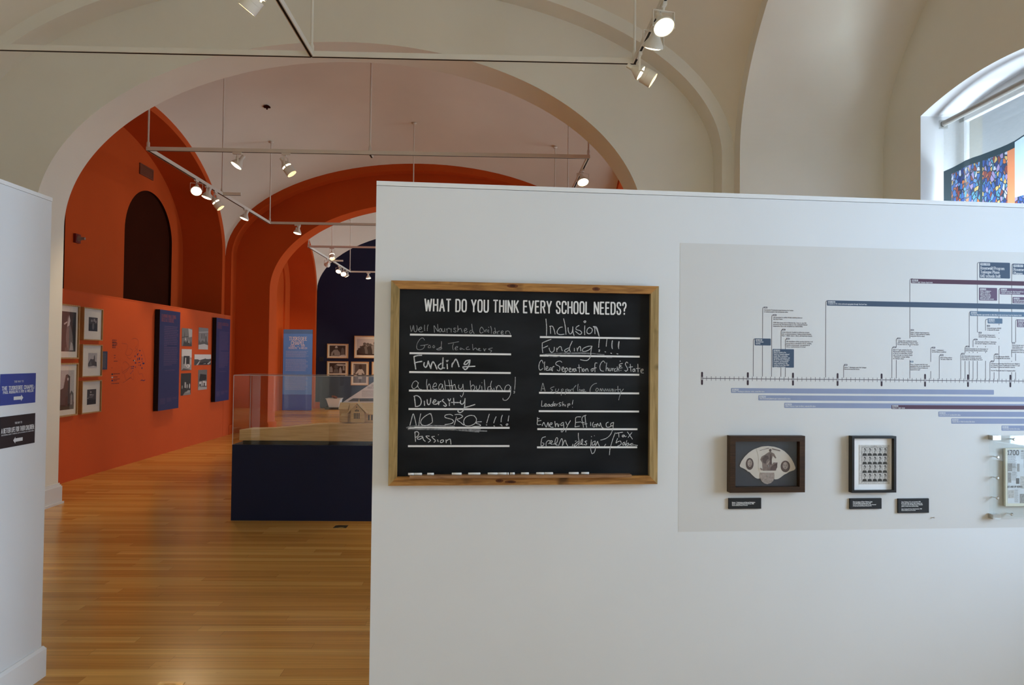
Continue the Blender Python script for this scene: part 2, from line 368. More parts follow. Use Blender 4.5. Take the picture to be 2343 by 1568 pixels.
def vault_z(x, y, k):
    u = (x - CX) / AV; v = (y - ycen(k)) / CH
    return ZS + RV * math.sqrt(2) * math.sqrt(max(0.0, 1 - (u * u + v * v) / 2))
WINDOWS = {}
win_no = [0]
def room(k, wall, far_wall):
    yc = ycen(k); N = 44
    sv = MB()
    for i in range(N):
        for j in range(N):
            q = []
            for a, b in ((i, j), (i + 1, j), (i + 1, j + 1), (i, j + 1)):
                x = CX + AV * math.sin(math.pi * (a / N - .5)); y = yc + CH * math.sin(math.pi * (b / N - .5))
                q.append((x, y, vault_z(x, y, k)))
            sv.face(q)
    struct('ceiling', sv, M['vault'], 60)
    # pilaster and rib against each end wall
    for sgn in (-1, 1):
        mt = far_wall if sgn > 0 else wall
        yf = yc + sgn * CH; yw = yc + sgn * (CH + RIB)
        inn = ell_pts(CX, 3.87, ZS, 1.86, 140); out = ell_pts(CX, AV, ZS, RV, 140)
        rb = MB()
        rb.strip([(a, yf, z) for a, z in inn], [(a, yf, z) for a, z in out])
        rb.strip([(a, yf, z) for a, z in inn], [(a, yw, z) for a, z in inn])
        struct('trim_rib', rb, mt)
    # side walls with their deep bays
    for side, xw, xb in (('left', XL, XBL), ('right', XR, XBR)):
        w = MB()
        cut_wall(w, lambda a, z: (xw, a, z), yc - CH, yc + CH, 0, lambda a: arch_top(a, yc, CH, ZS, RV), [(yc, BH, 0, ZS, BR)], 48)
        struct('wall_' + side, w, wall)
        b = MB()
        if side == 'left':
            p = ell_pts(yc, BH, ZS, BR, 140)
            b.strip([(xw, y, z) for y, z in p], [(xb, y, z) for y, z in p])
            holes = [(yc + s * WIN_OFF, .97, 0, 3.78, .87) for s in (-1, 1)]
        else:
            xm = 3.17
            p = ell_pts(yc, BH, ZS, BR, 140); p2 = ell_pts(yc, BH + .04, ZS, BR + .04, 140)
            b.strip([(xw, y, z) for y, z in p], [(xm, y, z) for y, z in p])
            b.strip([(xm, y, z) for y, z in p], [(xm, y, z) for y, z in p2])
            b.strip([(xm, y, z) for y, z in p2], [(xb, y, z) for y, z in p2])
            holes = [(yc + s * WIN_OFF, WIN_W, WIN_SILL, 3.90, .10) for s in (-1, 1)]
        cut_wall(b, lambda a, z: (xb, a, z), yc - BH - .05, yc + BH + .05, 0, 5.75, holes, 30)
        struct('wall_bay_' + side, b, wall)
        for s in (-1, 1):
            yh = yc + s * WIN_OFF
            if side == 'left':        # blind doorway, painted dark brown
                d = MB(); p = ell_pts(yh, .97, 3.78, .87, 40)
                d.strip([(xb, y, z) for y, z in p], [(xb - .05, y, z) for y, z in p])
                d.face([(xb - .05, y, z) for y, z in p])
                struct('wall_niche', d, M['brown'] if k < 2 else wall, 40)
            else:
                win_no[0] += 1
                fr = MB(); p = ell_pts(yh, WIN_W, 3.90, .10, 24, WIN_SILL) ; xo = xb + .42
                fr.strip([(xb, y, z) for y, z in p], [(xo, y, z) for y, z in p])
                fr.face([(xb, yh - WIN_W, WIN_SILL), (xb, yh + WIN_W, WIN_SILL), (xo, yh + WIN_W, WIN_SILL), (xo, yh - WIN_W, WIN_SILL)])
                wo = struct('window_%d' % win_no[0], fr, M['white'], 40)
                sash = MB()
                for y0, y1, z0, z1 in ((yh - WIN_W, yh - WIN_W + .07, WIN_SILL, 3.92), (yh + WIN_W - .07, yh + WIN_W, WIN_SILL, 3.92), (yh - .035, yh + .035, WIN_SILL, 4.0),
                                       (yh - WIN_W, yh + WIN_W, WIN_SILL, WIN_SILL + .08), (yh - WIN_W, yh + WIN_W, 2.35, 2.42), (yh - WIN_W, yh + WIN_W, 3.84, 4.0)):
                    sash.box((xo - .06, y0, z0), (xo - .01, y1, z1))
                o = struct('window_frame', sash, M['white_trim'], None, wo)
                pn = MB(); pn.box((xo - .04, yh - WIN_W, WIN_SILL), (xo - .034, yh + WIN_W, 4.0)); struct('window_pane', pn, M['pane'], None, wo)
                WINDOWS[(k, s)] = wo
room(-1, M['cream'], M['cream'])
room(0, M['cream'], M['cream'])
room(1, M['orange'], M['orange'])
room(2, M['orange'], M['navy_wall'])
# midnight blue end wall of the last room
YB = ycen(2) + CH - .005
bw = MB(); bw.box((XL + .01, YB, 0), (XR - .01, YB + .25, 5.9)); struct('wall_far', bw, M['navy_wall'])

# baseboards on the arch jambs
def jamb_base(k, m):
    y0, y1 = YF + k * PIT, YF + k * PIT + TH
    for s in (-1, 1):
        xj = OX + s * OA; b = MB(); i = -s * .03
        def bar(pr, h0, h1):
            b.box((xj + s * .03, y0 - pr, h0), (xj - s * pr, y1 + pr, h1))
        bar(.030, 0, .19); bar(.022, .19, .205); bar(.012, .205, .225); bar(.045, 0, .022)
        struct('baseboard_jamb', b, m)
jamb_base(0, M['white_trim']); jamb_base(1, M['orange']); 
for k, m in ((1, M['orange']), (2, M['orange'])):
    for s in (-1, 1):
        b = MB(); x0 = CX + s * AV; x1 = CX + s * 3.87
        y = ycen(k) + CH
        b.box((x0, y - .022, 0), (x1 - s * .022, y + RIB - .01, .19)); b.box((x0, y - .034, 0), (x1 - s * .034, y + RIB - .01, .022))
        struct('baseboard_pilaster', b, m)
# ================================================================== LETTERING
def _g(s): return [[tuple(float(c) for c in p.split(',')) for p in st.split()] for st in s.split(';') if st.strip()]
GL = {
'A': (.56, "0,0 .28,1 .56,0;.1,.33 .46,.33"), 'B': (.5, "0,0 0,1 .3,1 .44,.92 .47,.77 .42,.61 .28,.54 0,.54;.28,.54 .45,.46 .5,.27 .45,.08 .3,0 0,0"),
'C': (.48, ".48,.74 .46,.9 .35,1 .13,1 .02,.9 0,.74 0,.26 .02,.1 .13,0 .35,0 .46,.1 .48,.26"), 'D': (.5, "0,0 0,1 .32,1 .46,.9 .5,.74 .5,.26 .46,.1 .32,0 0,0"),
'E': (.42, ".42,1 0,1 0,0 .42,0;0,.52 .36,.52"), 'F': (.41, "0,0 0,1 .41,1;0,.51 .35,.51"),
'G': (.5, ".49,.74 .47,.9 .36,1 .14,1 .03,.9 0,.74 0,.26 .03,.1 .14,0 .36,0 .47,.1 .5,.26 .5,.48 .28,.48"), 'H': (.5, "0,0 0,1;.5,0 .5,1;0,.52 .5,.52"),
'I': (.0, "0,0 0,1"), 'J': (.36, ".36,1 .36,.2 .3,.05 .2,0 .08,.03 0,.16"), 'K': (.5, "0,0 0,1;.48,1 .02,.42;.16,.58 .5,0"), 'L': (.4, "0,1 0,0 .4,0"),
'M': (.66, "0,0 0,1 .33,.2 .66,1 .66,0"), 'N': (.52, "0,0 0,1 .52,0 .52,1"), 'O': (.5, ".14,0 .03,.1 0,.26 0,.74 .03,.9 .14,1 .36,1 .47,.9 .5,.74 .5,.26 .47,.1 .36,0 .14,0"),
'P': (.48, "0,0 0,1 .32,1 .45,.92 .48,.74 .45,.54 .32,.46 0,.46"), 'Q': (.5, ".14,0 .03,.1 0,.26 0,.74 .03,.9 .14,1 .36,1 .47,.9 .5,.74 .5,.26 .47,.1 .36,0 .14,0;.3,.2 .52,-.08"),
'R': (.5, "0,0 0,1 .32,1 .45,.92 .48,.75 .45,.57 .32,.5 0,.5;.28,.5 .5,0"), 'S': (.46, ".45,.76 .42,.92 .32,1 .14,1 .04,.92 .01,.77 .06,.62 .4,.4 .46,.24 .42,.08 .32,0 .13,0 .03,.09 0,.26"),
'T': (.5, "0,1 .5,1;.25,1 .25,0"), 'U': (.5, "0,1 0,.24 .03,.09 .14,0 .36,0 .47,.09 .5,.24 .5,1"), 'V': (.54, "0,1 .27,0 .54,1"), 'W': (.8, "0,1 .19,0 .4,.9 .61,0 .8,1"),
'X': (.52, "0,0 .52,1;0,1 .52,0"), 'Y': (.54, "0,1 .27,.45 .54,1;.27,.45 .27,0"), 'Z': (.46, "0,1 .46,1 0,0 .46,0"),
'a': (.4, ".02,.52 .1,.64 .28,.66 .38,.55 .38,0;.38,.38 .14,.36 .02,.26 .02,.1 .12,0 .26,.02 .38,.16"), 'b': (.42, "0,1 0,0;0,.5 .14,.65 .3,.64 .41,.5 .42,.33 .4,.14 .3,.01 .14,0 0,.14"),
'c': (.38, ".37,.5 .28,.64 .12,.64 .01,.48 0,.32 .02,.14 .12,.01 .28,.01 .38,.14"), 'd': (.42, ".42,1 .42,0;.42,.5 .28,.65 .12,.64 .01,.5 0,.33 .02,.14 .12,.01 .28,0 .42,.14"),
'e': (.4, "0,.35 .4,.35 .38,.52 .28,.65 .12,.65 .01,.5 0,.3 .04,.1 .14,0 .28,.01 .39,.13"), 'f': (.28, ".28,.96 .18,1 .1,.92 .08,.8 .08,0;0,.62 .24,.62"),
'g': (.42, ".42,.64 .42,-.12 .32,-.27 .12,-.28 .02,-.2;.42,.5 .28,.65 .12,.64 .01,.5 0,.33 .02,.14 .12,.01 .28,0 .42,.14"), 'h': (.4, "0,1 0,0;0,.46 .14,.64 .3,.64 .4,.5 .4,0"),
'i': (.0, "0,0 0,.64;0,.84 0,.92"), 'j': (.14, ".12,.64 .12,-.16 .02,-.28;.12,.84 .12,.92"), 'k': (.38, "0,1 0,0;.36,.64 .02,.26;.12,.38 .38,0"), 'l': (.0, "0,1 0,0"),
'm': (.62, "0,.64 0,0;0,.46 .1,.64 .24,.64 .31,.5 .31,0;.31,.46 .42,.64 .55,.64 .62,.5 .62,0"), 'n': (.4, "0,.64 0,0;0,.46 .14,.64 .3,.64 .4,.5 .4,0"),
'o': (.42, ".12,.01 .02,.14 0,.33 .02,.52 .12,.65 .3,.65 .4,.52 .42,.33 .4,.14 .3,.01 .12,.01"), 'p': (.42, "0,.64 0,-.28;0,.5 .14,.65 .3,.64 .41,.5 .42,.33 .4,.14 .3,.01 .14,0 0,.14"),
'q': (.42, ".42,.64 .42,-.28;.42,.5 .28,.65 .12,.64 .01,.5 0,.33 .02,.14 .12,.01 .28,0 .42,.14"), 'r': (.26, "0,.64 0,0;0,.44 .1,.6 .26,.65"),
's': (.36, ".34,.52 .26,.64 .1,.64 .02,.52 .08,.4 .28,.28 .36,.16 .28,.01 .1,0 0,.12"), 't': (.28, ".1,.9 .1,.1 .18,0 .28,.04;0,.64 .26,.64"), 'u': (.4, "0,.64 0,.14 .1,0 .26,0 .4,.18;.4,.64 .4,0"),
'v': (.4, "0,.64 .2,0 .4,.64"), 'w': (.6, "0,.64 .15,0 .3,.58 .45,0 .6,.64"), 'x': (.38, "0,0 .38,.64;0,.64 .38,0"), 'y': (.4, "0,.64 .2,.02;.4,.64 .16,-.14 .02,-.28"), 'z': (.36, "0,.64 .36,.64 0,0 .36,0"),
'0': (.46, ".13,0 .03,.12 0,.3 0,.7 .03,.88 .13,1 .33,1 .43,.88 .46,.7 .46,.3 .43,.12 .33,0 .13,0"), '1': (.2, "0,.82 .18,1 .18,0"), '2': (.44, "0,.76 .05,.94 .18,1 .32,.97 .42,.84 .4,.66 0,0 .44,0"),
'3': (.44, "0,.84 .1,.98 .3,1 .42,.86 .4,.66 .28,.54 .14,.53;.28,.54 .42,.42 .44,.22 .34,.02 .12,0 0,.14"), '4': (.46, ".34,0 .34,1 0,.28 .46,.28"), '5': (.44, ".4,1 .06,1 .03,.56 .22,.62 .38,.54 .44,.34 .38,.08 .2,0 .06,.04 0,.14"),
'6': (.45, ".38,.94 .26,1 .1,.86 .01,.5 .02,.18 .12,.01 .32,.0 .44,.16 .44,.4 .34,.56 .14,.55 .02,.38"), '7': (.44, "0,1 .44,1 .16,0"), '8': (.45, ".22,.54 .06,.66 .04,.86 .14,1 .31,1 .41,.86 .39,.66 .22,.54 .03,.4 0,.2 .1,.02 .34,.01 .45,.18 .42,.4 .22,.54"),
'9': (.45, ".06,.06 .18,0 .34,.12 .44,.48 .43,.8 .33,.99 .13,1 .01,.84 .01,.6 .11,.44 .31,.45 .43,.6"), '.': (.0, "0,0 0,.07"), ',': (.06, ".06,.08 0,-.12"), ':': (.0, "0,.04 0,.12;0,.5 0,.58"),
'-': (.26, "0,.4 .26,.4"), '?': (.42, "0,.78 .04,.94 .14,1 .3,1 .4,.9 .42,.74 .36,.6 .22,.46 .21,.28;.21,0 .21,.09"), '!': (.0, "0,1 0,.3;0,0 0,.09"), "'": (.0, "0,1 0,.8"), '"': (.14, "0,1 0,.8;.14,1 .14,.8"),
'&': (.54, ".54,0 .1,.7 .1,.9 .2,1 .32,.92 .3,.74 .04,.36 0,.2 .1,.02 .26,0 .42,.14 .52,.4"), '(': (.14, ".14,1.05 .03,.8 0,.5 .03,.1 .14,-.15"), ')': (.14, "0,1.05 .11,.8 .14,.5 .11,.1 0,-.15"), '$': (.46, ".44,.76 .32,.9 .12,.9 .02,.72 .4,.36 .44,.2 .32,.06 .12,.06 0,.22;.23,1.05 .23,-.08"),
'*': (.3, ".15,.3 .15,.8;0,.42 .3,.68;0,.68 .3,.42"), 'x_': (.3, "0,0 .3,.3"),
}
GL = {k: (w, _g(s)) for k, (w, s) in GL.items()}
def text_w(txt, h, cond=1.0, gap=.2):
    w = 0.0
    for c in txt: w += (.34 if c == ' ' else GL[c][0] * cond + gap) * h
    return max(w - gap * h, 1e-6)
def letter(mb, pl, txt, u, v, h, weight=.12, cond=1.0, gap=.2, slab=False, align='l', fit=None, off=.001, m=None, slant=0.0, up=False):
    """vector lettering on a plane; u, v is the start of the baseline; fit squeezes the line to a width; up turns it to read upwards"""
    w = text_w(txt, h, cond, gap); sx = 1.0
    if fit: sx = fit / w; w = fit
    x = -w / 2 if align == 'c' else (-w if align == 'r' else 0.0)
    T = (lambda a, b: (u - b, v + a)) if up else (lambda a, b: (u + a + b * slant, v + b))
    for c in txt:
        if c == ' ': x += .34 * h * sx; continue
        gw, st = GL[c]
        for s in st:
            pts = [(x + px * h * cond * sx, py * h) for px, py in s]
            mb.ribbon(pl, [T(*p) for p in pts], weight * h, off, m)
            if slab and len(s) >= 2:
                for (a, b), (c2, d2) in ((pts[0], pts[1]), (pts[-1], pts[-2])):
                    if abs(a - c2) < .45 * abs(b - d2) and abs(b - d2) > .2 * h:
                        k = (.13 + weight * .3) * h * min(sx, 1.15); mb.ribbon(pl, [T(a - k, b), T(a + k, b)], max(weight * .55, .075) * h, off + 5e-5 * max(pl.o.length, 1.0), m)
        x += (gw * cond + gap) * h * sx
def grey_lines(mb, pl, u0, v0, w, n, pitch, h, off, seed=0, last=1.0, m=None, ragged=.12):
    """small print too fine to read: word-length dashes"""
    rg = random.Random(seed)
    for i in range(n):
        x = 0; lim = w * (last if i == n - 1 else 1 - rg.random() * ragged)
        while x < lim - h:
            k = min(rg.uniform(1.2, 5.0) * h, lim - x); mb.prect(pl, u0 + x, v0 - i * pitch, u0 + x + k, v0 - i * pitch + h, off, m); x += k + .55 * h
def smooth_line(pts, n=5):
    if len(pts) < 3: return pts
    P = [pts[0]] + list(pts) + [pts[-1]]; out = []
    for i in range(1, len(P) - 2):
        a, b, c, d = P[i - 1], P[i], P[i + 1], P[i + 2]
        for k in range(n):
            t = k / n
            out.append(tuple(.5 * (2 * b[j] + (c[j] - a[j]) * t + (2 * a[j] - 5 * b[j] + 4 * c[j] - d[j]) * t * t + (3 * b[j] - a[j] - 3 * c[j] + d[j]) * t ** 3) for j in (0, 1)))
    return out + [pts[-1]]

# ------------------------------------------------------------------ surfaces things hang on
_d = Vector((1, .0787, 0)).normalized()
PA = Plane((-.53, 3.447, 0), _d, (_d.y, -_d.x, 0))          # front of the long white partition
PL = Plane((-2.265, 0, 0), (0, 1, 0), (1, 0, 0))            # right face of the left partition
PO = Plane((-5.40, 0, 0), (0, 1, 0), (1, 0, 0))             # orange partition
PB = Plane((0, YB, 0), (1, 0, 0), (0, -1, 0))               # midnight blue wall
PJ = Plane((0, 22.98, 0), (1, 0, 0), (0, -1, 0))            # standing title panel in the last room's left bay

# ================================================================== PARTITIONS
W = MB(); u1 = 4.0
W.pbox(PA, 0, 0, u1, 2.44 - .022, -.13, 0)
W2 = MB(); W2.pbox(PA, 0, 2.44 - .020, u1, 2.44, -.13, .002)
t = thing('partition_wall', 'long white freestanding partition carrying the chalkboard and the timeline', 'partition', PA.p(1.4, 0, -.065))
part('wall_panel', W, M['white'], t); part('top_cap', W2, M['white_trim'], t)

W = MB(); W.box((-2.265, .45, 0), (-2.40, 3.95, 2.42)); c = MB(); c.box((-2.263, .45, 2.421), (-2.402, 3.952, 2.44))
t = thing('partition_wall', 'white freestanding partition at the left edge with two direction signs', 'partition', (-2.33, 2.2, 0))
part('wall_panel', W, M['white'], t); part('top_cap', c, M['white_trim'], t)
b = MB(); b.box((-2.265, .45, 0), (-2.248, 3.967, .140)); b.box((-2.40, 3.95, 0), (-2.265, 3.967, .140)); b.hexa([(-2.265, .45, .140), (-2.248, .45, .140), (-2.248, 3.967, .140), (-2.265, 3.967, .140)], [(-2.265, .45, .155), (-2.258, .45, .155), (-2.258, 3.957, .155), (-2.265, 3.957, .155)])
part('baseboard', b, M['white_trim'], t)

t = thing('partition_wall', 'low orange partition along the left side hung with framed photographs', 'partition', (-5.46, 12, 0))
yj = PO.hit(510, 960)[0]
W = MB(); W.box((-5.40, 8.60, 0), (-5.52, yj - .004, 2.44)); part('wall_panel', W, M['orange_panel'], t)
W = MB(); W.box((-5.40, yj + .004, 0), (-5.52, 15.86, 2.44)); part('wall_panel', W, M['orange_panel'], t)
W = MB(); W.box((-5.41, yj - .004, 0), (-5.50, yj + .004, 2.43)); part('joint', W, M['black'], t)
W = MB(); W.box((-5.396, 8.60, 2.44), (-5.524, 15.86, 2.455)); part('top_cap', W, M['orange_panel'], t)
# ================================================================== CHALKBOARD
M['pine_h'] = wood('stained pine, grain across', lin(128, 84, 36), lin(176, 126, 66), 0, .5, 1.0, 9)
M['pine_v'] = wood('stained pine, grain upright', lin(126, 104, 62), lin(172, 144, 96), 2, .5, 1.0, 9)
M['ledge_wood'] = wood('ledge wood', lin(118, 82, 54), lin(150, 112, 78), 0, .55, 1.0)
M['board'] = mat('blackboard paint', (.0095, .0105, .0125), .65, .85, 2.6, .15, stretch=(.8, 1, 2.0), detail=8)
M['print_white'] = mat('white vinyl print', (.72, .72, .72), .6, .02, 20, .2)
M['chalk'] = mat('chalk marks', (.50, .51, .52), .9, .35, 160, .05)
M['chalk_thin'] = mat('faint chalk marks', (.30, .31, .315), .9, .4, 160, .05)
M['chalk_smear'] = mat('smeared chalk', (.19, .195, .205), .9, .55, 90, .05)
M['chalk_stick'] = mat('white chalk stick', (.74, .72, .70), .85, .05, 60, .1)
def q4(pl, pts, off):
    h = [pl.hit(x, y, off) for x, y in pts]
    return ((h[0][0] + h[3][0]) / 2, (h[2][1] + h[3][1]) / 2, (h[1][0] + h[2][0]) / 2, (h[0][1] + h[1][1]) / 2)
FD = .045
BO = q4(PA, [(895, 642), (1510, 655), (1502, 1113), (888, 1107)], FD)
BI = q4(PA, [(914.6, 661.6), (1491.3, 672), (1484, 1093), (908, 1088.4)], FD)
cb = thing('chalkboard', 'large framed chalkboard with handwritten answers hung on the white partition', 'chalkboard', PA.p((BO[0] + BO[2]) / 2, BO[1], .02))
s = MB(); s.pbox(PA, BI[0] - .01, BI[1] - .01, BI[2] + .01, BI[3] + .01, .002, .020); part('board_surface', s, M['board'], cb)
A0, B0, A1, B1 = BO; a0, b0, a1, b1 = BI
for pts, mt in (([(A0, B1), (a0, b1), (a1, b1), (A1, B1)], 'pine_h'), ([(A0, B0), (A1, B0), (a1, b0), (a0, b0)], 'pine_h'),
                ([(A0, B0), (a0, b0), (a0, b1), (A0, B1)], 'pine_v'), ([(a1, b0), (A1, B0), (A1, B1), (a1, b1)], 'pine_v')):
    f = MB(); f.pprism(PA, pts, 0, FD); part('frame_rail', f, M[mt], cb)
M['knot'] = mat('dark wood knot', lin(96, 52, 26), .6, .3, 60, .2); M['knot_core'] = mat('knot core', lin(66, 34, 18), .6, .3, 80, .2)
for kx, ky, rx, ry in ((1173, 654.5, 13, 4.2), (1364, 661.5, 9, 4.5), (1143, 1100.5, 9, 4.0), (1168, 1103, 13, 3.4)):
    c = PA.hit(kx, ky, FD); f = MB()
    for i, sc_ in enumerate((1, .5)): f.ppoly(PA, [(c[0] + rx * .002 * sc_ * math.cos(k * .35 + .1 * math.sin(k)), c[1] + ry * .002 * sc_ * math.sin(k * .35)) for k in range(18)], FD + .0004 * (i + 1), i)
    part('knot', f, [M['knot'], M['knot_core']], cb)
BOF = .0206
def B2(c): return lambda p: PA.hit(c[0] + p[0] / c[2], c[1] + p[1] / c[2], BOF)
# chalk ledge
l0 = PA.hit(937, 1085.5, .075); l1 = PA.hit(1445, 1090.5, .075)
lu0, lu1, lv = l0[0], l1[0], (l0[1] + l1[1]) / 2
lg = MB(); lg.pbox(PA, lu0, lv - .012, lu1, lv, FD - .01, .078); lg.pbox(PA, lu0, lv, lu1, lv + .001, FD - .01, .078); part('ledge', lg, M['ledge_wood'], cb)
# printed heading and ruled lines
h0 = PA.hit(972.5, 711, BOF); h1 = PA.hit(1432, 712, BOF); ht = PA.hit(1000, 682.5, BOF)
hd = MB(); letter(hd, PA, "WHAT DO YOU THINK EVERY SCHOOL NEEDS?", h0[0], h0[1] - .001, ht[1] - h0[1] - .004,   .128, .80, .24, fit=h1[0] - h0[0], off=BOF)
part('printed_heading', hd, M['print_white'], cb)
CB = (870, 620, 3.074)
for x0, y0, x1, y1 in ((209, 447, 923, 460), (206, 577, 920, 590), (204, 710, 918, 721), (202, 838, 916, 851), (199, 968, 913, 979), (195, 1101, 910, 1107), (195, 1230, 909, 1236),
                       (1123, 467, 1827, 474), (1122, 594, 1825, 606), (1119, 721, 1822, 735), (1117, 856, 1821, 864), (1115, 985, 1820, 992), (1105, 1110, 1809, 1118), (1103, 1237, 1807, 1246)):
    f = B2(CB); p, q = f((x0, y0)), f((x1, y1)); v = (p[1] + q[1]) / 2
    r = MB(); r.prect(PA, p[0], v - .0042, q[0], v + .0042, BOF + .0001); part('ruled_line', r, M['print_white'], cb)
L1, L2, R1, R2 = (920, 680, 8.368), (920, 850, 8.368), (1215, 720, 8.368), (1215, 870, 8.254)
